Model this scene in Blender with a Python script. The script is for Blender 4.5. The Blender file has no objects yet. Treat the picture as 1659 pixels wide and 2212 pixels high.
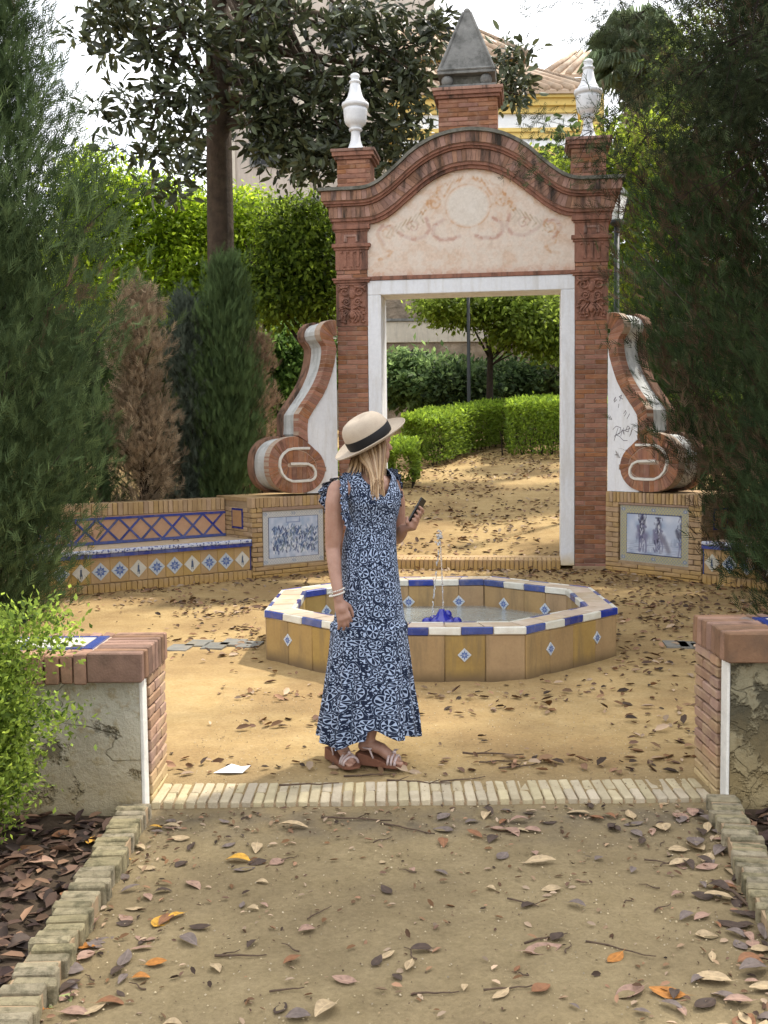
import bpy, bmesh, math, random
import numpy as np
from mathutils import Vector, Matrix
SC = bpy.context.scene
rng = np.random.default_rng(7); random.seed(7)
R_ = math.radians

# ------------------------------------------------------------------ camera
CAM_H, PITCH, ROLL = 1.55, R_(3.82), R_(0.6)
cd = bpy.data.cameras.new('camera'); cam = bpy.data.objects.new('camera', cd)
SC.collection.objects.link(cam); SC.camera = cam
cd.sensor_fit = 'VERTICAL'; cd.sensor_height = 36.0; cd.lens = 36.0 * 2230 / 2212
cd.clip_start = 0.05; cd.clip_end = 600
cam.matrix_world = Matrix.Translation((0, 0, CAM_H)) @ Matrix.Rotation(math.pi / 2 - PITCH, 4, 'X') @ Matrix.Rotation(-ROLL, 4, 'Z')

# ------------------------------------------------------------------ sky and sun
SUN_AZ = math.atan2(0.74, 0.67)          # from +Y towards +X
SUN_EL = R_(56)
w = bpy.data.worlds.new('World'); SC.world = w; w.use_nodes = True
nt = w.node_tree; nt.nodes.clear()
sky = nt.nodes.new('ShaderNodeTexSky'); sky.sky_type = 'NISHITA'; sky.sun_disc = False
sky.sun_elevation = SUN_EL; sky.sun_rotation = SUN_AZ
tc = nt.nodes.new('ShaderNodeTexCoord')
mp = nt.nodes.new('ShaderNodeMapping'); mp.inputs['Scale'].default_value = (1, 1, 2.2)
nz = nt.nodes.new('ShaderNodeTexNoise'); nz.inputs['Scale'].default_value = 2.6; nz.inputs['Detail'].default_value = 6
cr = nt.nodes.new('ShaderNodeValToRGB'); cr.color_ramp.elements[0].position = .30; cr.color_ramp.elements[1].position = .50
mx = nt.nodes.new('ShaderNodeMix'); mx.data_type = 'RGBA'
mx.inputs[7].default_value = (9.6, 9.8, 10.2, 1)
bg = nt.nodes.new('ShaderNodeBackground'); bg.inputs['Strength'].default_value = 0.13
wo = nt.nodes.new('ShaderNodeOutputWorld')
L = nt.links.new
L(tc.outputs['Generated'], mp.inputs[0]); L(mp.outputs[0], nz.inputs['Vector']); L(nz.outputs['Fac'], cr.inputs[0])
L(cr.outputs[0], mx.inputs[0]); L(sky.outputs[0], mx.inputs[6]); L(mx.outputs[2], bg.inputs[0]); L(bg.outputs[0], wo.inputs[0])
sl = bpy.data.lights.new('sun', 'SUN'); sl.energy = 3.6; sl.angle = R_(2.5); sl.color = (1, .94, .84)
so = bpy.data.objects.new('sun', sl); SC.collection.objects.link(so)
sv = Vector((math.sin(SUN_AZ) * math.cos(SUN_EL), math.cos(SUN_AZ) * math.cos(SUN_EL), math.sin(SUN_EL)))
so.rotation_euler = sv.to_track_quat('Z', 'Y').to_euler(); so.location = sv * 40
SC.view_settings.view_transform = 'Standard'; SC.view_settings.look = 'None'
SC.view_settings.exposure = 0.82; SC.view_settings.gamma = 1
SC.render.engine = 'CYCLES'
SC.cycles.max_bounces = 6; SC.cycles.transparent_max_bounces = 8

# ------------------------------------------------------------------ measuring helpers (photo point + known depth or height -> world point)
def _ray(x, y):
    a = (x - 829.5) / 2230; b = (1106 - y) / 2230
    a2 = a * math.cos(ROLL) + b * math.sin(ROLL); b2 = -a * math.sin(ROLL) + b * math.cos(ROLL)
    return Vector((a2, math.cos(PITCH) + b2 * math.sin(PITCH), -math.sin(PITCH) + b2 * math.cos(PITCH)))
def on_ground(x, y, z=0):
    d = _ray(x, y); return Vector((0, 0, CAM_H)) + d * ((z - CAM_H) / d.z)
def at(x, y, Y):
    d = _ray(x, y); return Vector((0, 0, CAM_H)) + d * (Y / d.y)

# ------------------------------------------------------------------ objects and tags
COL = SC.collection
def empty(name, label, cat, loc=(0, 0, 0), rz=0, group=None):
    o = bpy.data.objects.new(name, None); COL.objects.link(o)
    o.location = loc; o.rotation_euler = (0, 0, rz); o.empty_display_size = .2
    o['label'] = label; o['category'] = cat
    if group: o['group'] = group
    return o
def tag(o, label, cat, group=None):
    o['label'] = label; o['category'] = cat
    if group: o['group'] = group
    return o
def link(name, me, parent=None, mat=None):
    o = bpy.data.objects.new(name, me); COL.objects.link(o)
    if mat and not me.materials: me.materials.append(mat)
    if parent: o.parent = parent
    return o
def struct(o): o['kind'] = 'structure'; return o
def stuff(o): o['kind'] = 'stuff'; return o

class MB:
    def __init__(s): s.v = []; s.f = []
    def add(s, vs, fs):
        n = len(s.v); s.v += [tuple(p) for p in vs]; s.f += [tuple(i + n for i in f) for f in fs]; return s
    def box(s, x0, x1, y0, y1, z0, z1, M=None):
        vs = [(x0, y0, z0), (x1, y0, z0), (x1, y1, z0), (x0, y1, z0), (x0, y0, z1), (x1, y0, z1), (x1, y1, z1), (x0, y1, z1)]
        if M is not None: vs = [M @ Vector(p) for p in vs]
        return s.add(vs, [(3, 2, 1, 0), (4, 5, 6, 7), (0, 1, 5, 4), (1, 2, 6, 5), (2, 3, 7, 6), (3, 0, 4, 7)])
    def prism(s, poly, y0, y1):
        """poly in (x,z), extruded along y"""
        n = len(poly)
        return s.add([(p[0], y0, p[1]) for p in poly] + [(p[0], y1, p[1]) for p in poly],
                     [tuple(range(n)), tuple(range(2 * n - 1, n - 1, -1))] + [(i, n + i, n + (i + 1) % n, (i + 1) % n) for i in range(n)])
    def tube(s, pts, rad, n=8, cap=True):
        pts = [Vector(p) for p in pts]; k = len(pts)
        if not hasattr(rad, '__len__'): rad = [rad] * k
        base = len(s.v); up = Vector((0, 0, 1))
        pa = None
        for i, p in enumerate(pts):
            t = (pts[min(i + 1, k - 1)] - pts[max(i - 1, 0)]).normalized()
            if pa is None:
                a = t.cross(up if abs(t.z) < .9 else Vector((1, 0, 0))).normalized()
            else: a = (pa - t * pa.dot(t)).normalized()
            pa = a; b = t.cross(a)
            for j in range(n):
                q = 2 * math.pi * j / n
                s.v.append(tuple(p + (a * math.cos(q) + b * math.sin(q)) * rad[i]))
        for i in range(k - 1):
            for j in range(n):
                s.f.append((base + i * n + j, base + i * n + (j + 1) % n, base + (i + 1) * n + (j + 1) % n, base + (i + 1) * n + j))
        if cap:
            s.f.append(tuple(base + j for j in range(n))[::-1]); s.f.append(tuple(base + (k - 1) * n + j for j in range(n)))
        return s
    def lathe(s, prof, n=32, c=(0, 0, 0), M=None):
        base = len(s.v); k = len(prof)
        for r, z in prof:
            for j in range(n):
                q = 2 * math.pi * j / n
                p = Vector((r * math.cos(q), r * math.sin(q), z))
                if M is not None: p = M @ p
                s.v.append(tuple(p + Vector(c)))
        for i in range(k - 1):
            for j in range(n):
                s.f.append((base + i * n + j, base + i * n + (j + 1) % n, base + (i + 1) * n + (j + 1) % n, base + (i + 1) * n + j))
        s.f.append(tuple(base + j for j in range(n))[::-1]); s.f.append(tuple(base + (k - 1) * n + j for j in range(n)))
        return s
    def ball(s, c, r, n=12, m=8, M=None):
        rr = r if hasattr(r, '__len__') else (r, r, r)
        base = len(s.v); c = Vector(c)
        for i in range(1, m):
            th = math.pi * i / m
            for j in range(n):
                q = 2 * math.pi * j / n
                p = Vector((rr[0] * math.sin(th) * math.cos(q), rr[1] * math.sin(th) * math.sin(q), rr[2] * math.cos(th)))
                if M is not None: p = M @ p
                s.v.append(tuple(c + p))
        t = Vector((0, 0, rr[2])); 
        if M is not None: t = M @ t
        s.v.append(tuple(c + t)); s.v.append(tuple(c - t)); T = len(s.v) - 2
        for i in range(m - 2):
            for j in range(n):
                s.f.append((base + i * n + j, base + (i + 1) * n + j, base + (i + 1) * n + (j + 1) % n, base + i * n + (j + 1) % n))
        for j in range(n):
            s.f.append((T, base + j, base + (j + 1) % n)); s.f.append((T + 1, base + (m - 2) * n + (j + 1) % n, base + (m - 2) * n + j))
        return s
    def mesh(s, name, mat=None, smooth=False):
        me = bpy.data.meshes.new(name); me.from_pydata(s.v, [], s.f)
        if mat: me.materials.append(mat)
        if smooth: me.polygons.foreach_set('use_smooth', [True] * len(me.polygons))
        me.update(); return me
    def build(s, name, mat, parent=None, smooth=False, bevel=0):
        o = link(name, s.mesh(name, mat, smooth), parent)
        if bevel:
            b = o.modifiers.new('bevel', 'BEVEL'); b.width = bevel; b.segments = 2; b.limit_method = 'ANGLE'
        return o

def np_mesh(name, V, Fc, mat, col=None, smooth=False, uv=None):
    V = np.asarray(V, np.float32); Fc = np.asarray(Fc, np.int32); k = Fc.shape[1]
    me = bpy.data.meshes.new(name)
    me.vertices.add(len(V)); me.vertices.foreach_set('co', V.ravel())
    me.loops.add(Fc.size); me.loops.foreach_set('vertex_index', Fc.ravel())
    me.polygons.add(len(Fc)); me.polygons.foreach_set('loop_start', np.arange(0, Fc.size, k, dtype=np.int32))
    if smooth: me.polygons.foreach_set('use_smooth', np.ones(len(Fc), bool))
    if col is not None:
        a = me.color_attributes.new('Col', 'FLOAT_COLOR', 'POINT')
        c = np.ones((len(V), 4), np.float32); c[:, :3] = col; a.data.foreach_set('color', c.ravel())
    if uv is not None:
        l = me.uv_layers.new(name='UVMap'); l.data.foreach_set('uv', np.asarray(uv, np.float32)[Fc.ravel()].ravel())
    me.materials.append(mat); me.update(calc_edges=True); return me

# ------------------------------------------------------------------ materials
class NT:
    def __init__(s, name):
        s.m = bpy.data.materials.new(name); s.m.use_nodes = True; s.t = s.m.node_tree; s.b = s.t.nodes['Principled BSDF']
    def n(s, typ, **k):
        q = s.t.nodes.new('ShaderNode' + typ)
        for a, b in k.items(): setattr(q, a, b)
        return q
    def link(s, a, b): s.t.links.new(a, b)
    def put(s, sock, v):
        if v is None: return
        if isinstance(v, bpy.types.NodeSocket): s.link(v, sock)
        elif isinstance(v, (tuple, list)) and sock.type == 'RGBA': sock.default_value = (*v[:3], 1)
        else: sock.default_value = v
    def math(s, op, a, b=None, c=None, clamp=False):
        q = s.n('Math', operation=op); q.use_clamp = clamp
        s.put(q.inputs[0], a); s.put(q.inputs[1], b); s.put(q.inputs[2], c); return q.outputs[0]
    def co(s, kind='Object', scale=(1, 1, 1)):
        t = s.n('TexCoord'); m = s.n('Mapping'); m.inputs['Scale'].default_value = scale
        s.link(t.outputs[kind], m.inputs[0]); return m.outputs[0]
    def geo(s, scale=(1, 1, 1)):
        t = s.n('NewGeometry'); m = s.n('Mapping'); m.inputs['Scale'].default_value = scale
        s.link(t.outputs['Position'], m.inputs[0]); return m.outputs[0]
    def noise(s, vec, scale, detail=5, rough=.6):
        q = s.n('TexNoise'); q.inputs['Scale'].default_value = scale; q.inputs['Detail'].default_value = detail; q.inputs['Roughness'].default_value = rough
        s.link(vec, q.inputs['Vector']); return q.outputs['Fac']
    def ramp(s, f, p0, p1, c0=(0, 0, 0), c1=(1, 1, 1)):
        q = s.n('ValToRGB'); e = q.color_ramp.elements; e[0].position = p0; e[1].position = p1
        e[0].color = (*c0, 1); e[1].color = (*c1, 1); s.put(q.inputs[0], f); return q.outputs[0]
    def mix(s, f, a, b, mode='MIX'):
        q = s.n('Mix', data_type='RGBA', blend_type=mode)
        s.put(q.inputs[0], f); s.put(q.inputs[6], a); s.put(q.inputs[7], b); return q.outputs[2]
    def bump(s, h, st=.4, d=.01):
        q = s.n('Bump'); q.inputs['Strength'].default_value = st; q.inputs['Distance'].default_value = d
        s.link(h, q.inputs['Height']); s.link(q.outputs[0], s.b.inputs['Normal'])
    def out(s, col, rough=.8, spec=.3):
        s.put(s.b.inputs['Base Color'], col); s.put(s.b.inputs['Roughness'], rough); s.b.inputs['Specular IOR Level'].default_value = spec; return s.m

def plain(name, c, c2=None, scale=8, rough=.8, bump=.3, bd=.01, rand=0, stain=None, st_amt=.6, streak=False, spec=.3, base=None, base_h=.3):
    """mottled solid; rand: per-object tint; stain: colour of weather marks; base: discolouring near the foot"""
    N = NT(name); v = N.geo()
    c2 = c2 or tuple(x * .72 for x in c)
    n1 = N.noise(v, scale); col = N.mix(N.ramp(n1, .35, .68), c2, c)
    fine = N.noise(v, scale * 9, 4, .7)
    col = N.mix(.35, col, N.mix(fine, tuple(x * .5 for x in c), tuple(min(1, x * 1.45) for x in c)))
    if rand:
        oi = N.n('ObjectInfo'); h = N.n('HueSaturation')
        N.link(N.math('MULTIPLY_ADD', oi.outputs['Random'], rand, 1 - rand * .55), h.inputs['Value'])
        r2 = N.math('FRACT', N.math('MULTIPLY', oi.outputs['Random'], 37.0))
        N.link(N.math('MULTIPLY_ADD', r2, .014, .493), h.inputs['Hue'])
        N.link(N.math('MULTIPLY_ADD', r2, .25, .85), h.inputs['Saturation'])
        N.link(col, h.inputs['Color']); col = h.outputs[0]
    if stain:
        sv_ = N.geo((1, 1, .16)) if streak else v
        s1 = N.noise(sv_, 9 if streak else scale * .7, 6, .65)
        col = N.mix(N.math('MULTIPLY', N.ramp(s1, .48, .66), st_amt), col, stain)
    if base:
        g = N.n('NewGeometry'); sx = N.n('SeparateXYZ'); N.link(g.outputs['Position'], sx.inputs[0])
        hh = N.math('ADD', sx.outputs[2], N.math('MULTIPLY', N.noise(v, 7), base_h))
        col = N.mix(N.ramp(N.math('DIVIDE', hh, base_h * 2.2), .2, .8, (1, 1, 1), (0, 0, 0)), col, base)
    N.bump(N.math('ADD', fine, N.math('MULTIPLY', n1, 1.5)), bump, bd)
    return N.out(col, rough, spec)

BRICK = plain('red_brick', (.33, .155, .092), (.215, .10, .065), 14, .9, .5, .006, rand=.6, stain=(.36, .24, .17), st_amt=.4, spec=.15)
BRICK_TOP = plain('weathered_brick', (.36, .21, .155), (.24, .135, .10), 12, .92, .5, .006, rand=.5, stain=(.03, .028, .024), st_amt=.95, streak=True, spec=.15)
TERRA = plain('terracotta', (.33, .165, .115), (.23, .11, .078), 16, .9, .6, .010, stain=(.05, .038, .032), st_amt=.8, streak=True, spec=.15)
MORTAR = plain('mortar', (.50, .38, .29), (.36, .27, .20), 20, .95, .4)
MORTAR_DK = plain('dark_mortar', (.33, .23, .17), None, 20, .95, .4)
YBRICK = plain('yellow_brick', (.45, .31, .165), (.35, .23, .12), 10, .92, .5, .006, rand=.22, stain=(.25, .16, .09), st_amt=.5, streak=True, base=(.46, .29, .10), base_h=.12)
YMORT = plain('yellow_mortar', (.38, .27, .16), None, 20, .95, .4)
STUCCO_W = plain('white_paint', (.80, .82, .85), (.72, .74, .78), 3, .75, .15, .004, stain=(.50, .47, .42), st_amt=.45, streak=True, base=(.62, .47, .22), base_h=.17)
STUCCO_G = plain('greyed_white_plaster', (.62, .62, .60), (.46, .46, .44), 5, .85, .3, .006, stain=(.22, .22, .20), st_amt=.6, streak=True)
LINE_W = plain('cream_plaster_line', (.78, .74, .66), None, 12, .8, .3)
GREY = plain('grey_stone', (.24, .235, .22), (.15, .15, .14), 7, .9, .5, .008, stain=(.05, .05, .045), st_amt=.7)
MOSSY = plain('mossy_slab', (.22, .21, .18), (.10, .10, .08), 7, .95, .6, .01, stain=(.045, .045, .03), st_amt=.8)
URNW = plain('urn_white', (.78, .79, .80), (.66, .67, .69), 6, .6, .1, .003)
OLDWALL = None
def stucco_old(name, c, dark, hol):
    N = NT(name); v = N.geo()
    n1 = N.noise(v, 3.5, 7, .62); n2 = N.noise(v, 16, 7, .7); n3 = N.noise(v, 70, 4, .7)
    col = N.mix(N.ramp(n1, .35, .65), c, tuple(x * .62 for x in c))
    col = N.mix(N.math('MULTIPLY', N.ramp(n2, .52, .62), .7), col, dark)
    vr = N.n('TexVoronoi', feature='DISTANCE_TO_EDGE'); vr.inputs['Scale'].default_value = 1.7
    wv = N.mix(.35, v, N.n('TexNoise').outputs['Color']); N.link(wv, vr.inputs['Vector'])
    crack = N.ramp(vr.outputs['Distance'], .0, .007, (1, 1, 1), (0, 0, 0))
    col = N.mix(N.math('MULTIPLY', crack, .35), col, (.05, .045, .03))
    pit = N.ramp(N.noise(v, 5.5, 5, .6), .60 - hol, .66 - hol)
    col = N.mix(pit, col, tuple(x * .22 for x in c))
    g = N.n('NewGeometry'); sx = N.n('SeparateXYZ'); N.link(g.outputs['Position'], sx.inputs[0])
    col = N.mix(N.math('MULTIPLY', N.ramp(N.math('ADD', sx.outputs[2], N.math('MULTIPLY', n2, .35)), .25, .6, (1, 1, 1), (0, 0, 0)), .65), col, (.30, .22, .10))
    h = N.math('SUBTRACT', N.math('ADD', n2, N.math('MULTIPLY', n3, .35)), N.math('ADD', N.math('MULTIPLY', pit, 1.2), N.math('MULTIPLY', crack, .4)))
    N.bump(h, .9, .018)
    return N.out(col, .95, .2)
OLD_L = stucco_old('old_stucco', (.58, .54, .43), (.30, .24, .13), .02)
OLD_R = stucco_old('decayed_stucco', (.34, .30, .19), (.15, .115, .06), .10)
BLUE = plain('blue_glaze', (.035, .06, .26), (.02, .035, .17), 18, .25, .05, .003, spec=.5, rand=.4, stain=(.30, .24, .18), st_amt=.25)
CREAM = plain('cream_glaze', (.62, .60, .52), (.52, .49, .42), 14, .3, .05, .003, spec=.5, rand=.15, stain=(.45, .36, .24), st_amt=.3)
RIMT = plain('pale_rim_tile', (.48, .37, .26), (.38, .28, .19), 9, .65, .15, .004, rand=.2, stain=(.56, .50, .42), st_amt=.5)
OCHRE = plain('ochre_glazed_tile', (.36, .235, .095), (.28, .175, .07), 6, .5, .15, .004, rand=.10, stain=(.17, .12, .065), st_amt=.65, streak=True, base=(.15, .10, .05), base_h=.06)
OCHRE2 = plain('ochre_panel', (.46, .30, .12), (.38, .24, .09), 8, .5, .15, .004, rand=.12)
TERTILE = plain('terracotta_tile', (.52, .30, .15), (.42, .23, .11), 9, .6, .2, .004, rand=.3)
BLACK = plain('black_metal', (.02, .022, .022), None, 12, .5, .1)
BARK = plain('bark', (.11, .075, .05), (.045, .032, .022), 9, .95, 1.0, .04, stain=(.16, .12, .07), st_amt=.4)
BARK2 = plain('dark_bark', (.05, .035, .025), (.02, .016, .012), 12, .95, 1.0, .03)
GLASSW = NT('lantern_glass'); GLASSW = GLASSW.out((.75, .76, .74), .25, .5)

def leaf_mat(name, trans=.35, rough=.45, spec=.4):
    N = NT(name); a = N.n('Attribute'); a.attribute_name = 'Col'
    N.out(a.outputs['Color'], rough, spec)
    tr = N.n('BsdfTranslucent'); h = N.n('HueSaturation'); h.inputs['Value'].default_value = 1.9; h.inputs['Hue'].default_value = .485; N.link(a.outputs['Color'], h.inputs['Color']); N.link(h.outputs[0], tr.inputs[0])
    ms = N.n('MixShader'); ms.inputs[0].default_value = trans
    N.link(N.b.outputs[0], ms.inputs[1]); N.link(tr.outputs[0], ms.inputs[2])
    N.link(ms.outputs[0], N.t.nodes['Material Output'].inputs[0]); return N.m
LEAF = leaf_mat('foliage', .45, .6, .18); LEAF_O = leaf_mat('sunlit_citrus_foliage', .6, .6, .18); LEAF_GL = leaf_mat('glossy_foliage', .15, .42, .4); LEAF_DRY = leaf_mat('dry_leaf', .12, .75, .2)
NEEDLE = leaf_mat('needle_foliage', .20, .8, .06)
def attr_mat(name, rough=.5, spec=.4, bump=0):
    N = NT(name); a = N.n('Attribute'); a.attribute_name = 'Col'
    col = a.outputs['Color']; v = N.geo(); f = N.noise(v, 60, 4)
    col = N.mix(.25, col, N.mix(f, (.3, .25, .2), (1, 1, 1)), 'MULTIPLY')
    if bump: N.bump(f, bump, .004)
    return N.out(col, rough, spec)
PRINT = attr_mat('painted_tile_print', .3, .5); FRESCO = attr_mat('fresco_plaster', .9, .2, .3)

# ------------------------------------------------------------------ bricks
_bc = {}
def brick_mesh(dx, dy, dz, mat, ch=.005, var=0):
    k = (round(dx, 3), round(dy, 3), round(dz, 3), mat.name, var)
    if k in _bc: return _bc[k]
    r = random.Random(hash(k[:3]) + var)
    V = []; F = []
    h = (dx / 2, dy / 2, dz / 2)
    idx = {}
    for sx in (-1, 1):
        for sy in (-1, 1):
            for sz in (-1, 1):
                j = [r.uniform(-.0028, .0028) for _ in range(3)]
                p = [sx * h[0] + j[0], sy * h[1] + j[1], sz * h[2] + j[2]]
                for ax in range(3):
                    q = [p[i] - ((sx, sy, sz)[i] * ch if i != ax else 0) for i in range(3)]
                    idx[(sx, sy, sz, ax)] = len(V); V.append(q)
    c = [(a, b) for a in (-1, 1) for b in (-1, 1)]
    for ax in range(3):
        o = [i for i in range(3) if i != ax]
        for s_ in (-1, 1):
            quad = []
            for a, b in ((-1, -1), (1, -1), (1, 1), (-1, 1)):
                t = [0, 0, 0]; t[ax] = s_; t[o[0]] = a; t[o[1]] = b; quad.append(idx[(*t, ax)])
            F.append(quad)
    for ax in range(3):                       # edges parallel to ax
        o = [i for i in range(3) if i != ax]
        for a, b in c:
            t0 = [0, 0, 0]; t0[o[0]] = a; t0[o[1]] = b; t1 = list(t0); t0[ax] = -1; t1[ax] = 1
            F.append([idx[(*t0, o[0])], idx[(*t1, o[0])], idx[(*t1, o[1])], idx[(*t0, o[1])]])
    for sx in (-1, 1):
        for sy in (-1, 1):
            for sz in (-1, 1): F.append([idx[(sx, sy, sz, i)] for i in range(3)])
    me = bpy.data.meshes.new('brick'); me.from_pydata(V, [], F); me.materials.append(mat)
    bm = bmesh.new(); bm.from_mesh(me); bmesh.ops.recalc_face_normals(bm, faces=bm.faces); bm.to_mesh(me); bm.free()
    _bc[k] = me; return me
def brick(par, mat, x0, x1, y0, y1, z0, z1, name='brick', g=.0035, M=None, jit=.0015, label=None):
    me = brick_mesh(x1 - x0 - 2 * g, y1 - y0, z1 - z0 - 2 * g, mat, var=random.randrange(3))
    o = bpy.data.objects.new(name, me); COL.objects.link(o); o.parent = par
    c = Vector(((x0 + x1) / 2, (y0 + y1) / 2 + random.uniform(-jit, jit), (z0 + z1) / 2))
    o.matrix_local = (M if M is not None else Matrix.Identity(4)) @ Matrix.Translation(c) @ Matrix.Rotation(random.uniform(-.006, .006), 4, 'Z')
    if label: o['label'] = label
    return o
def wedge(par, mat, q, y0, y1, name='brick', g=.06, jit=.002):
    """brick from a quad q in (x,z), shrunk by g towards its middle"""
    c = (sum(p[0] for p in q) / 4, sum(p[1] for p in q) / 4)
    def sh(p, k=g): return (p[0] + (c[0] - p[0]) * k, p[1] + (c[1] - p[1]) * k)
    j = random.uniform(-jit, jit); qi = [sh(p) for p in q]; qf = [sh(p, g * 1.7) for p in q]
    vs = [(p[0], y0 + j, p[1]) for p in qf] + [(p[0], y0 + .004 + j, p[1]) for p in qi] + [(p[0], y1, p[1]) for p in qi]
    fs = [(0, 1, 2, 3), (11, 10, 9, 8)]
    for a in (0, 4):
        for i in range(4): fs.append((a + i, a + 4 + i, a + 4 + (i + 1) % 4, a + (i + 1) % 4))
    me = bpy.data.meshes.new(name); me.from_pydata(vs, [], fs); me.materials.append(mat)
    bm = bmesh.new(); bm.from_mesh(me); bmesh.ops.recalc_face_normals(bm, faces=bm.faces); bm.to_mesh(me); bm.free()
    return link(name, me, par)
def courses(par, mat, x0, x1, y0, y1, z0, z1, ch=.0575, bl=.24, name='brick', half=True):
    n = max(1, round((z1 - z0) / ch)); h = (z1 - z0) / n
    for i in range(n):
        off = (bl / 2 if i % 2 and half else 0); x = x0 - off
        while x < x1 - .01:
            a = max(x, x0); b = min(x + bl, x1)
            if x1 - b < .03: b = x1
            if b - a > .03: brick(par, mat, a, b, y0, y1, z0 + i * h, z0 + (i + 1) * h, name)
            x = x + bl if b < x1 else x1

# ------------------------------------------------------------------ ground
GO = Vector((1.06, 12.57, 0)); PHI = R_(8)
UX = Vector((math.cos(PHI), -math.sin(PHI), 0)); VX = Vector((math.sin(PHI), math.cos(PHI), 0))
def gz(X, Y):
    v = (X - GO.x) * VX.x + (Y - GO.y) * VX.y
    z = np.where(v > .22, .095 + .11 * np.clip(v - .5, 0, 17), 0.0)
    z = np.where(Y < 4.50, -.022, z)
    return z
xs = np.concatenate([np.linspace(-90, -8, 30)[:-1], np.linspace(-8, -2.2, 40)[:-1], np.linspace(-2.2, 3, 230)[:-1], np.linspace(3, 9, 40)[:-1], np.linspace(9, 95, 30)])
ys = np.concatenate([np.linspace(-20, 1.8, 12)[:-1], np.linspace(1.8, 5.6, 210)[:-1], np.linspace(5.6, 13, 150)[:-1], np.linspace(13, 32, 60)[:-1], np.linspace(32, 220, 30)])
X, Y = np.meshgrid(xs, ys)
Z = gz(X, Y)
def vnoise(X, Y, s, seed):
    r = np.random.default_rng(seed); T = r.random((128, 128))
    x = X / s; y = Y / s; xi = np.floor(x).astype(int); yi = np.floor(y).astype(int); fx = x - xi; fy = y - yi
    fx = fx * fx * (3 - 2 * fx); fy = fy * fy * (3 - 2 * fy)
    g = lambda a, b: T[a % 128, b % 128]
    return (g(xi, yi) * (1 - fx) + g(xi + 1, yi) * fx) * (1 - fy) + (g(xi, yi + 1) * (1 - fx) + g(xi + 1, yi + 1) * fx) * fy - .5
def bumps(X, Y): return vnoise(X, Y, .55, 1) * .022 + vnoise(X, Y, .17, 2) * .012 + vnoise(X, Y, .06, 3) * .006
calm = np.clip(np.abs(Y - 4.5) / .35, 0, 1)
Z = Z + bumps(X, Y) * calm - .004
def ground_z(x, y):
    x = np.asarray(x, float); y = np.asarray(y, float)
    return gz(x, y) + bumps(x, y) * np.clip(np.abs(y - 4.5) / .35, 0, 1) - .004
V = np.stack([X, Y, Z], -1).reshape(-1, 3); nx_, ny_ = len(xs), len(ys)
I = np.arange(nx_ * ny_).reshape(ny_, nx_)
Fq = np.stack([I[:-1, :-1], I[:-1, 1:], I[1:, 1:], I[1:, :-1]], -1).reshape(-1, 4)
N = NT('sandy_ground'); v = N.geo(); g = N.n('NewGeometry'); sx = N.n('SeparateXYZ'); N.link(g.outputs['Position'], sx.inputs[0])
n1 = N.noise(v, 1.1, 6, .6); n2 = N.noise(v, 7, 6, .65); n3 = N.noise(v, 55, 5, .75); n4 = N.noise(v, 260, 3, .8)
sand = N.mix(N.ramp(n2, .35, .7), (.375, .262, .118), (.435, .318, .158))
sand = N.mix(N.math('MULTIPLY', N.ramp(n1, .43, .60), .75), sand, (.27, .18, .085))
damp_shaded_soil = N.mix(N.ramp(n2, .3, .7), (.258, .20, .108), (.318, .25, .142))  # path ground: damp tone, with the shade of the trees put into the colour
damp_shaded_soil = N.mix(N.math('MULTIPLY', N.ramp(n1, .42, .6), .6), damp_shaded_soil, (.185, .142, .082))
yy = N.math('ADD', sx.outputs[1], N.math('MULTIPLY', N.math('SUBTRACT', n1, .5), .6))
col = N.mix(N.ramp(N.math('DIVIDE', yy, 10), .435, .50), damp_shaded_soil, sand)
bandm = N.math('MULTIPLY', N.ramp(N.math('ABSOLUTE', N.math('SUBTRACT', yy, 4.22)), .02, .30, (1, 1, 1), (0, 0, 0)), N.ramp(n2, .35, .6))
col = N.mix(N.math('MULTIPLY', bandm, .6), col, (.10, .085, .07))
bed = N.ramp(N.math('ABSOLUTE', N.math('SUBTRACT', sx.outputs[0], .17)), .99, 1.0)
bed2 = N.ramp(N.math('ABSOLUTE', N.math('SUBTRACT', sx.outputs[0], .17)), 0, 1)
isbed = N.math('MULTIPLY', N.math('GREATER_THAN', N.math('ABSOLUTE', N.math('SUBTRACT', sx.outputs[0], .17)), 1.29), N.math('LESS_THAN', sx.outputs[1], 4.6))
col = N.mix(isbed, col, N.mix(n2, (.035, .025, .018), (.11, .08, .055)))
col = N.mix(.42, col, N.mix(N.ramp(n3, .25, .75), (.35, .3, .25), (1.35, 1.3, 1.25)), 'MULTIPLY')
col = N.mix(N.math('MULTIPLY', N.ramp(n4, .62, .72), .55), col, (.16, .12, .08))
col = N.mix(N.math('MULTIPLY', N.ramp(N.noise(v, 190, 2), .72, .78), .35), col, (.50, .43, .31))
N.bump(N.math('ADD', N.math('ADD', n2, N.math('MULTIPLY', n3, .5)), N.math('MULTIPLY', n4, .22)), .7, .02)
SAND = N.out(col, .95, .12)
struct(link('ground', np_mesh('ground', V, Fq, SAND, smooth=True)))

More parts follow.
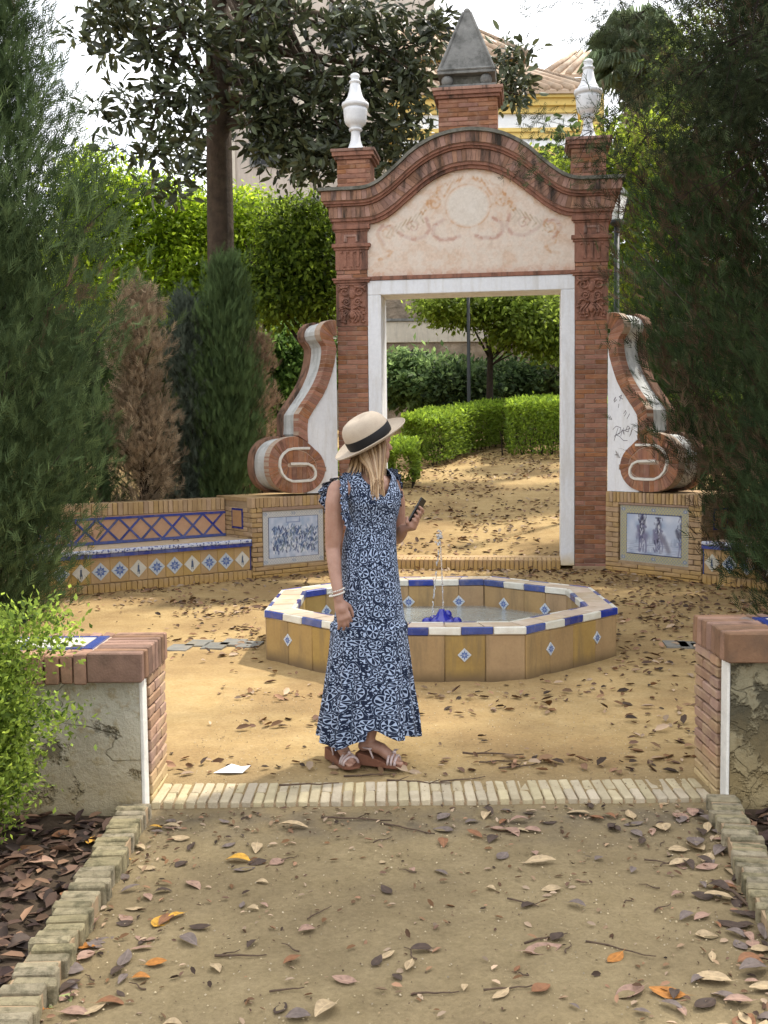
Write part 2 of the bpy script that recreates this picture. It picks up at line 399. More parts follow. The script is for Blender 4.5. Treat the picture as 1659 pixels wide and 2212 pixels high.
# ------------------------------------------------------------------ the gate
gate = empty('garden_gate', 'tall red brick gateway with white door frame, painted plaster gable and curved cornice', 'gateway', GO, -PHI)
DV = .45
for s in (-1, 1):
    a, b = (-1.63, -1.245) if s < 0 else (1.245, 1.63)
    core = MB().box(a + .006, b - .006, .008, DV - .004, -.05, 4.2).build('column', MORTAR_DK, gate)
    core['label'] = 'left brick column of the gateway' if s < 0 else 'right brick column of the gateway'
    courses(core, BRICK, a, b, 0, .12, .02, 2.98, .0575, .24)
    # back and outer skins
    MB().box(a, b, DV - .004, DV, .0, 4.2).build('rear_skin', BRICK_TOP, core)
    xo = a if s < 0 else b
    MB().box(xo - .003, xo + .003, .12, DV - .01, 0, 4.2).build('side_skin', BRICK, core)
    # capital pieces
    def ledge(z0, z1, p, nm='ledge', m=TERRA): return MB().box(a - p, b + p, -p, DV + p, z0, z1).build(nm, m, core, bevel=.006)
    ledge(3.505, 3.535, .03); ledge(3.535, 3.56, .045)
    ledge(3.90, 3.93, .025); ledge(3.93, 3.975, .045); ledge(4.12, 4.145, .02); ledge(4.145, 4.20, .04)
    MB().box(a - .004, b + .004, -.006, .05, 2.985, 3.505).build('carved_panel', TERRA, core)
    rel = MB(); cx = (a + b) / 2
    zc = 3.36                                   # scrolls, shield, leaf work
    for q in (-1, 1):
        for (r0, zz, uo) in ((.075, 3.40, .09), (.05, 3.27, .07)):
            pts = [(cx + q * (uo + r0 * (1 - t / 26) * math.cos(t * .45)), -.015, zz + r0 * (1 - t / 26) * math.sin(t * .45)) for t in range(22)]
            rel.tube(pts, .012, 6)
        rel.tube([(cx + q * .17, -.012, 3.47), (cx + q * .13, -.02, 3.44), (cx + q * .03, -.022, 3.46)], .014, 6)
        rel.tube([(cx + q * .16, -.012, 3.2), (cx + q * .10, -.022, 3.23), (cx + q * .02, -.022, 3.19)], .014, 6)
        for k in range(16):
            rel.ball((cx + q * random.uniform(.02, .16), -.014, 3.02 + .19 * random.random()), (random.uniform(.012, .028), .016, random.uniform(.010, .02)), 7, 5)
        for k in range(3): rel.tube([(cx + q * .03 * k, -.01, 3.18), (cx + q * (.05 + .04 * k), -.026, 3.10), (cx + q * (.02 + .05 * k), -.012, 3.03)], .011, 6)
    rel.ball((cx, -.012, 3.37), (.05, .02, .06), 10, 6); rel.ball((cx, -.014, 3.12), (.04, .022, .05), 10, 6); rel.box(a + .01, b - .01, -.02, 0, 3.475, 3.495)
    rel.build('carved_relief', TERRA, core, smooth=True)
    courses(core, BRICK, a, b, -.004, .1, 3.56, 3.66, .05, .20)
    MB().box(a - .006, b + .006, -.012, .06, 3.66, 3.90).build('fluted_block', TERRA, core, bevel=.004)
    fl = MB()
    for k in (-1, 0, 1): fl.box(cx + k * .08 - .018, cx + k * .08 + .018, -.022, -.01, 3.70, 3.88)
    for k in (-1.5, -.5, .5, 1.5): fl.ball((cx + k * .08, -.02, 3.875), .014, 7, 5)
    fl.build('flute', TERRA, core)
    MB().box(a - .004, b + .004, -.008, .06, 3.975, 4.12).build('frieze_block', TERRA, core)
    MB().box(cx - .09, cx + .09, -.018, -.006, 4.06, 4.085).box(cx - .09, cx - .055, -.018, -.006, 4.0, 4.06).box(cx + .055, cx + .09, -.018, -.006, 4.0, 4.06).build('stirrup_ornament', BRICK_TOP, core)
    MB().box(a - .02, b + .02, -.02, DV + .02, -.05, .045).build('plinth', YMORT, core, bevel=.01)
MB().box(-1.245, -1.08, -.004, DV + .004, .05, 3.35).build('left_jamb', STUCCO_W, gate, bevel=.008)
MB().box(1.08, 1.245, -.004, DV + .004, .05, 3.35).build('right_jamb', STUCCO_W, gate, bevel=.008)
MB().box(-1.245, 1.245, -.004, DV + .004, 3.351, 3.525).build('lintel', STUCCO_W, gate, bevel=.008)
MB().box(-1.244, 1.244, -.014, .1, 3.526, 3.575).build('red_string_course', TERRA, gate, bevel=.004)
step = MB().box(-1.08, 1.08, .008, DV, -.04, .105).build('step', YMORT, gate)
x = -1.08
while x < 1.07: brick(step, YBRICK, x, x + .0554, -.012, .23, -.03, .12); x += .0554
stuff_top = MB().box(-1.08, 1.08, .235, DV + .02, .0, .118).build('step_tread', YBRICK, step)

TU = [0, .22, .41, .60, .72, .84, .96, 1.08, 1.21, 1.30, 2.2]; TZ = [5.25, 5.228, 5.18, 5.085, 5.00, 4.885, 4.785, 4.69, 4.635, 4.622, 4.62]
BU = [0, .22, .37, .53, .66, .78, .88, 1.00, 1.12, 1.20, 2.2]; BZ = [4.81, 4.785, 4.725, 4.635, 4.525, 4.43, 4.345, 4.265, 4.215, 4.20, 4.20]
uu = np.linspace(-2.2, 2.2, 881)
def sm(a):
    k = np.hanning(41); k /= k.sum(); return np.convolve(np.pad(a, 20, mode='edge'), k, 'valid')
TOPC = sm(np.interp(np.abs(uu), TU, TZ)); BOTC = sm(np.interp(np.abs(uu), BU, BZ))
def zt(u): return float(np.interp(u, uu, TOPC))
def zb(u): return float(np.interp(u, uu, BOTC))
def zf(u, f): return zb(u) + (zt(u) - zb(u)) * f
def layer(nm, f0, f1, p, m, par, steps=90, inset=0):
    U = np.linspace(-1.63 - p + inset, 1.63 + p - inset, steps)
    vs = []; fs = []
    for i, u in enumerate(U):
        a_, b_ = zf(u, f0), zf(u, f1)
        vs += [(u, -p + inset, a_), (u, -p + inset, b_), (u, DV + p, b_), (u, DV + p, a_)]
        if i:
            q = 4 * (i - 1); r = 4 * i
            for j in range(4): fs.append((q + j, q + (j + 1) % 4, r + (j + 1) % 4, r + j))
    fs += [(0, 3, 2, 1), tuple(4 * (steps - 1) + j for j in range(4))]
    o = link(nm, bpy.data.meshes.new(nm), par); o.data.from_pydata(vs, [], [f[::-1] for f in fs]); o.data.materials.append(m); return o
corn = layer('cornice', .0, .09, .03, TERRA, gate)
layer('moulding', .09, .17, .055, TERRA, corn)
layer('brick_bed', .17, .50, .07, MORTAR_DK, corn, inset=.008)
layer('moulding', .50, .56, .10, TERRA, corn); layer('moulding', .56, .63, .125, TERRA, corn)
layer('brick_bed', .63, .91, .145, MORTAR_DK, corn, inset=.008)
layer('coping', .91, 1.0, .18, MOSSY, corn)
def ring_bricks(f0, f1, p, pitch, m):
    U = np.linspace(-1.63 - p, 1.63 + p, 1200); mid = np.array([zf(u, (f0 + f1) / 2) for u in U])
    s_ = np.concatenate([[0], np.cumsum(np.hypot(np.diff(U), np.diff(mid)))]); n = round(s_[-1] / pitch)
    cut = np.interp(np.linspace(0, s_[-1], n + 1), s_, U)
    def lean(u):   # joints stand square to the curve
        d = (zf(u + .01, .5) - zf(u - .01, .5)) / .02; return d
    for i in range(n):
        q = []
        for u, f in ((cut[i], f0), (cut[i + 1], f0), (cut[i + 1], f1), (cut[i], f1)):
            h = (zt(u) - zb(u)) * (f - (f0 + f1) / 2); du = -lean(u) * h * .8
            uu_ = max(-1.63 - p, min(1.63 + p, u + du)); q.append((uu_, zf(uu_, f)))
        wedge(corn, m, q, -p, -p + .12, g=.045)
ring_bricks(.17, .50, .072, .056, BRICK_TOP); ring_bricks(.63, .91, .148, .062, BRICK_TOP)

# painted plaster gable (fresco): grid of painted points under the curve
def seg_d(PX, PZ, pts):
    d = np.full(PX.shape, 9.)
    for (x0, y0), (x1, y1) in zip(pts[:-1], pts[1:]):
        dx, dy = x1 - x0, y1 - y0; t = np.clip(((PX - x0) * dx + (PZ - y0) * dy) / (dx * dx + dy * dy + 1e-9), 0, 1)
        d = np.minimum(d, np.hypot(PX - x0 - t * dx, PZ - y0 - t * dy))
    return d
def stroke(C, PX, PZ, pts, wd, col, a=1.):
    m = np.clip(1.4 - seg_d(PX, PZ, pts) / wd, 0, 1)[..., None] * a; C[:] = C * (1 - m) + np.array(col) * m
def spiral(c, r, a0, turns, n=20, k=.8):
    return [(c[0] + r * (1 - k * t / n) * math.cos(a0 + turns * 2 * math.pi * t / n), c[1] + r * (1 - k * t / n) * math.sin(a0 + turns * 2 * math.pi * t / n)) for t in range(n + 1)]
nu, nv = 300, 130
Ug = np.linspace(-1.245, 1.245, nu); ZB = 3.575; ZTt = np.array([zb(u) + .01 for u in Ug])
T_ = np.linspace(0, 1, nv)[:, None]; PX = np.repeat(Ug[None], nv, 0); PZ = ZB + (ZTt[None] - ZB) * T_
C = np.zeros((nv, nu, 3)); C[:] = (.74, .62, .52)
blot = vnoise(PX + 9, PZ + 9, .22, 11) + .5 * vnoise(PX, PZ, .07, 12)
C = C * (1 - np.clip(blot + .15, 0, .6)[..., None]) + np.array((.66, .47, .34)) * np.clip(blot + .15, 0, .6)[..., None]
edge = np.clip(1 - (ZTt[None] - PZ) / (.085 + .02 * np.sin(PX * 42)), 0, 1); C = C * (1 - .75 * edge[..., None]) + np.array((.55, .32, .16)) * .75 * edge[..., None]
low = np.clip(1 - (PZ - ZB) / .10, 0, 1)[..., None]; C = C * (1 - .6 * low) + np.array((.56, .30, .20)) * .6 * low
OCR = (.56, .29, .12); PNK = (.44, .20, .16); GRY = (.48, .37, .25)
dm = np.hypot((PX + .02) / .25, (PZ - 4.375) / .235)
m = np.clip((1.02 - dm) * 9, 0, 1)[..., None] * .7; C = C * (1 - m) + np.array((.73, .69, .62)) * m
m = np.clip(1 - np.abs(dm - 1.08) / .07, 0, 1)[..., None] * .5; C = C * (1 - m) + np.array(OCR) * m
for s in (-1, 1):
    f = lambda pts: [(s * x - .02, z) for x, z in pts]
    stroke(C, PX, PZ, f([(.10, 4.02), (.18, 3.99), (.34, 3.99), (.42, 4.06), (.40, 4.16), (.30, 4.22)]), .024, PNK, .55)
    stroke(C, PX, PZ, f([(.50, 4.25), (.46, 4.12), (.52, 4.03), (.66, 4.0), (.80, 4.06), (.92, 4.16), (1.04, 4.18), (1.10, 4.08), (1.02, 3.96)]), .024, PNK, .5)
    stroke(C, PX, PZ, f([(1.10, 4.08), (1.02, 3.90), (.92, 3.86), (.98, 3.80), (1.08, 3.78)]), .022, OCR, .5)
    for k in range(8):
        x0 = .50 + .06 * k; stroke(C, PX, PZ, f([(x0, 4.36 - .03 * k), (x0 + .07, 4.26 - .03 * k), (x0 + .03, 4.20 - .025 * k)]), .011, GRY, .75)
    for k in range(6): stroke(C, PX, PZ, f([(.30 + .035 * k, 4.62 - .04 * k), (.37 + .04 * k, 4.60 - .05 * k), (.39 + .03 * k, 4.50 - .04 * k)]), .014, OCR, .5)
    stroke(C, PX, PZ, f(spiral((.40, 4.42), .09, 1, 1.2)), .014, OCR, .55); stroke(C, PX, PZ, f(spiral((.98, 4.10), .09, 2, 1.3)), .014, OCR, .45)
    stroke(C, PX, PZ, f(spiral((.66, 4.15), .08, 0, 1.2)), .010, PNK, .4); stroke(C, PX, PZ, f([(.28, 4.5), (.18, 4.66), (.05, 4.70)]), .016, OCR, .5)
    for k in range(5): stroke(C, PX, PZ, f([(.06 + .05 * k, 4.72 - .015 * k), (.10 + .05 * k, 4.66 - .012 * k)]), .012, OCR, .5)
tx = np.random.default_rng(5).random(160); row = ((PZ > 3.855) & (PZ < 3.895)) | ((PZ > 3.785) & (PZ < 3.815) & (np.abs(PX) < .5))
C += (vnoise(PX, PZ, .02, 33) * .10)[..., None]
let = (tx[np.clip(((PX + 1) * 60).astype(int), 0, 159)] > .45) & row & (np.abs(PX) < .72); C[let] = C[let] * .88 + np.array((.55, .33, .2)) * .12
wash = (vnoise(PX, PZ, .12, 21) > .05)[..., None] * .35; wash = (vnoise(PX, PZ, .06, 22) + .5 * vnoise(PX, PZ, .025, 23) > .0)[..., None] * .42; C = C * (1 - wash) + np.array((.75, .68, .60)) * wash
crk = np.clip(1 - np.abs(vnoise(PX, PZ, .09, 31)) / .012, 0, 1)[..., None] * .25; C = C * (1 - crk) + np.array((.45, .36, .28)) * crk
V = np.stack([PX, np.full(PX.shape, .012) + .004 * vnoise(PX, PZ, .1, 9), PZ], -1).reshape(-1, 3); I = np.arange(nu * nv).reshape(nv, nu)
Fq = np.stack([I[:-1, :-1], I[:-1, 1:], I[1:, 1:], I[1:, :-1]], -1).reshape(-1, 4)
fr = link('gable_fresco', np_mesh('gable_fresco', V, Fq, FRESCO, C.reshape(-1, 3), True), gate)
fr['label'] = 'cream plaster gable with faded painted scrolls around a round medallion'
gb = MB(); P_ = [(u, zb(u) + .05) for u in np.linspace(-1.244, 1.244, 60)]
gb.prism([(-1.244, 3.53), (1.244, 3.53)] + P_[::-1], .02, DV).build('gable_wall', STUCCO_G, gate)

def pier(par, x0, x1, z0, z1, y0, y1, n, label=None):
    c = MB().box(x0 + .006, x1 - .006, y0 + .006, y1, z0, z1 - .12).build('pier', BRICK, par)
    if label: c['label'] = label
    courses(c, BRICK, x0, x1, y0, y0 + .11, z0 + .05, z1 - .12, .056, .24)
    MB().box(x0 - .025, x1 + .025, y0 - .025, y1 + .025, z1 - .12, z1 - .085).build('cap_moulding', TERRA, c, bevel=.004)
    MB().box(x0 - .05, x1 + .05, y0 - .05, y1 + .05, z1 - .085, z1 - .035).build('cap_moulding', TERRA, c, bevel=.004)
    MB().box(x0 - .065, x1 + .065, y0 - .065, y1 + .065, z1 - .035, z1).build('cap_slab', BRICK_TOP, c, bevel=.004)
    return c
pier(gate, -1.61, -1.20, 4.60, 5.11, .02, .42, 2, 'left brick pier above the cornice')
pier(gate, 1.20, 1.61, 4.60, 5.11, .02, .42, 2, 'right brick pier above the cornice')
pier(gate, -.37, .34, 5.16, 5.76, .02, .44, 3, 'brick pier on the crown of the arch')
# finials (stand on the gate)
def gate_pt(u, v, z): return GO + UX * u + VX * v + Vector((0, 0, z))
for uu_, lab_ in ((-1.405, 'white glazed urn standing on the left pier of the brick gateway'), (1.405, 'white glazed urn half veiled by twigs on the right pier of the gateway')):
    urn = empty('urn_finial', lab_, 'finial', gate_pt(uu_, .22, 5.11), -PHI, 'urns on the gateway piers')
    prof = [(.128, 0), (.128, .02), (.115, .035), (.085, .09), (.062, .16), (.054, .24), (.058, .265)]
    MB().lathe(prof).build('foot', URNW, urn, smooth=True)
    MB().lathe([(.06, .265), (.082, .275), (.082, .295), (.065, .31), (.10, .335), (.125, .36), (.138, .40), (.146, .50), (.148, .53), (.135, .535), (.135, .545), (.16, .55), (.168, .575), (.165, .60), (.14, .615)]).build('bowl', URNW, urn, smooth=True)
    MB().lathe([(.14, .615), (.125, .635), (.095, .68), (.075, .75), (.06, .83), (.055, .84), (.072, .85), (.075, .862), (.06, .875), (.046, .885), (.052, .905), (.06, .925), (.052, .948), (.03, .962), (.002, .966)]).build('lid', URNW, urn, smooth=True)
pyr = empty('pyramid_finial', 'grey stone pyramid resting on balls above the middle of the gateway', 'finial', gate_pt(-.02, .23, 5.762), -PHI)
MB().box(-.34, .34, -.23, .20, 0, .035).build('footing', GREY, pyr, bevel=.006)
MB().box(-.2, .2, -.12, .12, .036, .16).build('core_block', MOSSY, pyr)
for bx in (-.24, .22):
    for by in (-.16, .14): MB().ball((bx, by, .095), .072, 16, 10).build('ball', GREY, pyr, smooth=True)
P4 = [(-.35, -.24, .165), (.33, -.24, .165), (.33, .22, .165), (-.35, .22, .165)]
MB().box(-.352, .332, -.242, .222, .158, .19).build('base_slab', GREY, pyr, bevel=.005)
top = [(-.055, -.05, .93), (.035, -.05, .93), (.035, .03, .93), (-.055, .03, .93)]
pb = [(-.34, -.23, .19), (.32, -.23, .19), (.32, .21, .19), (-.34, .21, .19)]
MB().add(pb + top, [(0, 1, 5, 4), (1, 2, 6, 5), (2, 3, 7, 6), (3, 0, 4, 7), (4, 5, 6, 7)]).build('pyramid', GREY, pyr)
rb = MB()
for i in range(4): rb.tube([pb[i], top[i]], [.022, .016], 6)
for i in range(4): rb.tube([Vector(pb[i]) + Vector((0, 0, .02)), Vector(pb[(i + 1) % 4]) + Vector((0, 0, .02))], .018, 6)
rb.ball((-.01, -.01, .95), .045, 10, 8); rb.build('edge_roll', GREY, pyr)

# ------------------------------------------------------------------ wings, pedestals, benches (45 degrees to the gate on both sides)
def frame(s):
    c = GO + UX * (s * 1.60) + VX * (-.12)
    ang = (math.pi / 4 if s < 0 else -math.pi / 4) - PHI
    return c, ang
def resample(pairs, pitch):
    a = np.array([p[0] for p in pairs]); b = np.array([p[1] for p in pairs])
    d = np.concatenate([[0], np.cumsum(np.hypot(*(np.diff(a, axis=0).T)))]); n = max(2, round(d[-1] / pitch)); t = np.linspace(0, d[-1], n + 1)
    f = lambda q: np.stack([np.interp(t, d, q[:, 0]), np.interp(t, d, q[:, 1])], 1)
    return f(a), f(b)
def inset(poly, k):
    n = len(poly); out = []; A = sum(poly[i][0] * poly[(i + 1) % n][1] - poly[(i + 1) % n][0] * poly[i][1] for i in range(n))
    sg = 1 if A > 0 else -1
    for i in range(n):
        p, q, r = Vector(poly[i - 1]), Vector(poly[i]), Vector(poly[(i + 1) % n])
        t = (r - p).normalized(); out.append((q.x - sg * t.y * k, q.y + sg * t.x * k))
    return out
OI = [((.02, 3.05), (.0, 2.86)), ((.10, 3.05), (.03, 2.86)), ((.17, 3.03), (.05, 2.85)), ((.23, 2.98), (.055, 2.84)), ((.262, 2.92), (.055, 2.83)), ((.265, 2.86), (.05, 2.81)),
      ((.24, 2.80), (.035, 2.78)), ((.195, 2.755), (.02, 2.74)), ((.17, 2.715), (.01, 2.70)), ((.17, 2.66), (.015, 2.655)), ((.18, 2.59), (.03, 2.59)), ((.194, 2.527), (.045, 2.52)),
      ((.22, 2.44), (.074, 2.431)), ((.257, 2.359), (.11, 2.33)), ((.305, 2.27), (.158, 2.225)), ((.359, 2.19), (.215, 2.13)), ((.42, 2.11), (.282, 2.045)), ((.481, 2.039), (.345, 1.965)),
      ((.535, 1.97), (.40, 1.89)), ((.578, 1.91), (.435, 1.835)), ((.585, 1.84), (.445, 1.76)), ((.585, 1.74), (.447, 1.68)), ((.585, 1.65), (.443, 1.56))]
def volute(t):      # outer outline, t 0..1 anticlockwise from the top right joint in outward-w space
    th = math.pi / 2 + .25 - t * 2 * math.pi
    c, s_ = math.cos(th), math.sin(th); e = 2 / 2.35
    w = .60 - .405 * math.copysign(abs(c) ** e, c); z = 1.302 + .346 * math.copysign(abs(s_) ** e, s_)
    if w < .6 and z > 1.302: z -= .11 * min(1, (.6 - w) / .25)
    return (w, z)
def wing(s, kw):
    c, ang = frame(s)
    side = 'left' if s < 0 else 'right'
    w = empty('scroll_buttress', 'brick edged white scroll buttress on the %s of the gateway%s' % (side, ' with a red curl' if s < 0 else ' with scribbled graffiti'), 'buttress', c, ang, 'scroll buttresses beside the gateway')
    m = lambda p: (s * p[0] * kw, p[1])
    ring = [volute(i / 60) for i in range(60)]
    O = [p[0] for p in OI]; In = [p[1] for p in OI]
    # whole outline of band + volute
    vol = [p for p in ring if not (p[0] < .60 and p[0] > .45 and p[1] > 1.5)]
    sc = [m(p) for p in O + In[::-1]]
    cont = [m(p) for p in ring]
    for (nm, k, y0, y1, mt) in (('brick_bed', .006, .005, .12, MORTAR), ('white_soffit', .03, .12, .38, STUCCO_G), ('rear_brick_band', 0, .38, .50, BRICK_TOP)):
        b = MB().prism(inset(sc, k), y0, y1).prism(inset(cont, k), y0 + .0012, y1 - .0012)
        b.build(nm, mt, w)
    infill = [(.0, .955), (.45, .955), (.45, 1.5)] + [p for p in In[::-1] if p[1] < 2.66] + [(0, 2.66)]
    MB().prism([m(p) for p in infill], .035, .42).build('white_infill', STUCCO_W, w)
    A, B = resample(OI, .052)
    for i in range(len(A) - 1):
        wedge(w, BRICK, [m(A[i]), m(A[i + 1]), m(B[i + 1]), m(B[i])], 0, .118, g=.075)
    n = 46
    for i in range(n):
        q0, q1 = volute(i / n), volute((i + 1) / n)
        def inner(q, k):
            bx = max(.48, min(.72, q[0])); bz = 1.30; return (bx + (q[0] - bx) * k, bz + (q[1] - bz) * k)
        a0, a1 = inner(q0, .52), inner(q1, .52); b0, b1 = inner(q0, .06), inner(q1, .06)
        wedge(w, BRICK, [m(q0), m(q1), m(a1), m(a0)], 0, .118, g=.085)
        if math.hypot(a0[0] - a1[0], a0[1] - a1[1]) > .012: wedge(w, BRICK, [m(a0), m(a1), m(b1), m(b0)], .001, .117, g=.045)
    line = [(.705, 1.315), (.58, 1.314), (.455, 1.31), (.39, 1.28), (.352, 1.22), (.352, 1.165), (.375, 1.13), (.419, 1.110), (.56, 1.105), (.68, 1.107), (.76, 1.14), (.82, 1.20), (.853, 1.29), (.843, 1.37), (.805, 1.43), (.74, 1.478), (.66, 1.495), (.55, 1.497), (.43, 1.497)]
    Lp = np.array(line); t = np.linspace(0, len(line) - 1, 80); Lp = np.stack([np.interp(t, range(len(line)), Lp[:, k]) for k in (0, 1)], 1)
    vs = []; fs = []
    for i in range(len(Lp)):
        p0, p1 = Lp[max(i - 1, 0)], Lp[min(i + 1, len(Lp) - 1)]; tg = (p1 - p0) / (np.hypot(*(p1 - p0)) + 1e-9); nn = np.array((-tg[1], tg[0])) * .017
        for q, yy_ in ((Lp[i] + nn, .004), (Lp[i] + nn * .7, -.014), (Lp[i] - nn * .7, -.014), (Lp[i] - nn, .004)):
            a_ = m(q); vs.append((a_[0], yy_, a_[1]))
        if i:
            for j in range(3): fs.append((4 * i - 4 + j, 4 * i - 3 + j, 4 * i + 1 + j, 4 * i + j))
    o = link('spiral_line', bpy.data.meshes.new('spiral_line'), w); o.data.from_pydata(vs, [], fs); o.data.materials.append(LINE_W)
    if s > 0:    # scribbles on the white infill
        gm = plain('graffiti_ink', (.07, .05, .07), None, 20, .6, 0)
        g_ = MB()
        def rib(pts):
            P = [Vector((s * a, 0, b)) for a, b in pts]
            for p, q in zip(P[:-1], P[1:]):
                d = (q - p).normalized(); nn = Vector((-d.z, 0, d.x)) * .003
                g_.add([Vector((v_.x, .0335, v_.z)) for v_ in (p + nn, q + nn, q - nn, p - nn)], [(0, 1, 2, 3)])
        rib([(.10, 1.55), (.13, 1.63), (.16, 1.70)]); rib([(.08, 1.68), (.13, 1.72), (.20, 1.70), (.18, 1.63), (.12, 1.62), (.18, 1.60), (.24, 1.55), (.30, 1.55)])
        rib([(.20, 1.60), (.22, 1.68), (.25, 1.62), (.24, 1.70)]); rib([(.27, 1.66), (.30, 1.72), (.33, 1.70), (.31, 1.65), (.27, 1.66)]); rib([(.10, 1.60), (.22, 1.66), (.34, 1.69)])
        rib([(.25, 1.83), (.28, 1.87), (.27, 1.90), (.24, 1.86)]); rib([(.29, 1.80), (.33, 1.86)])
        rib([(.09, 2.02), (.12, 2.06), (.10, 2.0), (.14, 2.03)]); rib([(.18, 2.01), (.21, 2.08), (.17, 2.06), (.23, 2.03)]); rib([(.16, 1.93), (.17, 1.98)])
        g_.build('graffiti', gm, w)
    return w
wing(-1, 1.0); wing(1, 1.04)

def paint_panel(kind, W, H):
    nx, nz = 180, int(180 * H / W); PX, PZ = np.meshgrid(np.linspace(0, 1, nx), np.linspace(0, 1, nz)); asp = H / W
    r = np.random.default_rng(3 if kind == 'crowd' else 4)
    C = np.zeros((nz, nx, 3)); C[:] = (.50, .57, .70)
    q = PZ * asp
    if kind == 'crowd':
        C += (vnoise(PX, q, .05, 41) * .5)[..., None] * np.array((.5, .4, .3)); top = np.clip((PZ - .55) * 3, 0, 1)[..., None]; C = C * (1 - .3 * top) + np.array((.42, .52, .70)) * .3 * top
        for k in range(7):
            x0 = .2 + .1 * k; stroke(C, PX, q, [(x0, .30), (x0 + .01, .48 + .1 * r.random())], .016, (.16, .24, .46), .55)
        stroke(C, PX, q, [(.38, .58), (.60, .58), (.60, .66), (.38, .66), (.38, .58)], .008, (.15, .2, .4), .7)
        for k in range(330):
            x0 = r.uniform(.14, .88); z0 = r.uniform(.12, .44) + .08 * r.random(); a = r.uniform(.8, 2.3); l = r.uniform(.02, .06)
            stroke(C, PX, q, [(x0, z0), (x0 + l * math.cos(a), z0 + l * math.sin(a))], r.uniform(.004, .010), [(.02, .04, .14), (.05, .09, .26), (.74, .78, .82), (.10, .18, .34), (.16, .22, .26)][k % 5], .95)
        bcol = (.60, .60, .58); bc2 = (.26, .32, .44); bw = .085
    else:
        C += (vnoise(PX, q, .09, 43) * .45)[..., None] * np.array((.7, .6, .45))
        for k in range(8): z0 = .10 + .022 * k; stroke(C, PX, q, [(.1, z0), (.9, z0 + .01 * r.random())], .006, (.32, .35, .46), .35)
        for k in range(26): x0 = r.uniform(.1, .9); stroke(C, PX, q, [(x0, .24), (x0 + .01, r.uniform(.27, .34))], .008, (.30, .34, .46), .4)
        def fig(cx_, z0, hgt, horse):
            D_ = (.045, .045, .10); M_ = (.20, .20, .32)
            stroke(C, PX, q, [(cx_, z0 + hgt * .52), (cx_ + .01, z0 + hgt * .80)], .040, D_, .85); stroke(C, PX, q, [(cx_, z0 + hgt * .93), (cx_, z0 + hgt * .95)], .022, D_, .9)
            stroke(C, PX, q, [(cx_ - .035, z0 + hgt * .99), (cx_ + .035, z0 + hgt * .99)], .009, D_, .9); stroke(C, PX, q, [(cx_ - .01, z0 + hgt * .66), (cx_ + .06, z0 + hgt * .62)], .013, M_, .9)
            stroke(C, PX, q, [(cx_ + .012, z0 + hgt * .72), (cx_ + .012, z0 + hgt * .76)], .016, (.75, .78, .82), .9)
            if horse:
                stroke(C, PX, q, [(cx_ - .03, z0 + hgt * .42), (cx_ + .05, z0 + hgt * .40)], .058, M_, .9); stroke(C, PX, q, [(cx_ - .05, z0 + hgt * .52), (cx_ - .06, z0 + hgt * .62)], .022, M_, .9)
            for dx in (-.045, -.015, .02, .055):
                stroke(C, PX, q, [(cx_ + dx * .8, z0 + hgt * .35), (cx_ + dx + .02 * r.random(), z0 + hgt * .18), (cx_ + dx * 1.1 + .03 * (r.random() - .5), z0 + .03 * r.random())], .010, M_, .75)
        fig(.33, .12, .50, True); fig(.57, .13, .42, True); fig(.33, .12, .50, False)
        for cx_, hh in ((.33, .50), (.57, .42), (.90, .48)):
            for k in range(46):
                x0 = cx_ + r.normal() * .035; z0 = .12 + hh * r.uniform(.05, .95); a = r.uniform(1.0, 2.2); l = r.uniform(.015, .05)
                stroke(C, PX, q, [(x0, z0), (x0 + l * math.cos(a), z0 + l * math.sin(a))], r.uniform(.004, .009), [(.03, .03, .08), (.10, .11, .22), (.66, .70, .78), (.25, .27, .38)][k % 4], .85)
        for k in range(60):
            x0 = r.uniform(.11, .88); z0 = r.uniform(.10, .24); stroke(C, PX, q, [(x0, z0), (x0 + r.uniform(.02, .09), z0)], .004, (.22, .26, .40), .4)
        stroke(C, PX, q, [(.60, .34), (.68, .24), (.72, .16)], .035, (.25, .25, .32), .85); fig(.91, .10, .48, False)
        stroke(C, PX, q, [(.84, .40), (.86, .34)], .03, (.05, .05, .1), .8)
        bcol = (.46, .43, .26); bc2 = (.18, .25, .42); bw = .095
    ex = np.minimum(np.minimum(PX, 1 - PX), np.minimum(PZ, 1 - PZ) * asp)
    bd = ex < bw
    pat = (np.sin(PX * 150) * np.sin(q * 150) > .15)
    C[bd] = np.array(bcol) * (.92 + .2 * r.random((bd.sum(), 1))); C[bd & pat] = C[bd & pat] * .45 + np.array(bc2) * .5
    C[(ex > bw) & (ex < bw + .010)] = (.03, .04, .14); C[ex < .010] = (.45, .42, .36)
    for cxx in (bw / 2, .5, 1 - bw / 2):
        for czz in (bw / 2, asp - bw / 2): stroke(C, PX, q, [(cxx - .012, czz), (cxx + .012, czz)], .020, bc2, .8); stroke(C, PX, q, [(cxx, czz), (cxx + .001, czz)], .008, (.75, .72, .6), .8)
    Vv = np.stack([PX * W, np.zeros(PX.shape), PZ * H], -1).reshape(-1, 3); I = np.arange(nx * nz).reshape(nz, nx)
    return Vv, np.stack([I[:-1, :-1], I[:-1, 1:], I[1:, 1:], I[1:, :-1]], -1).reshape(-1, 4), C.reshape(-1, 3) ** 1.1

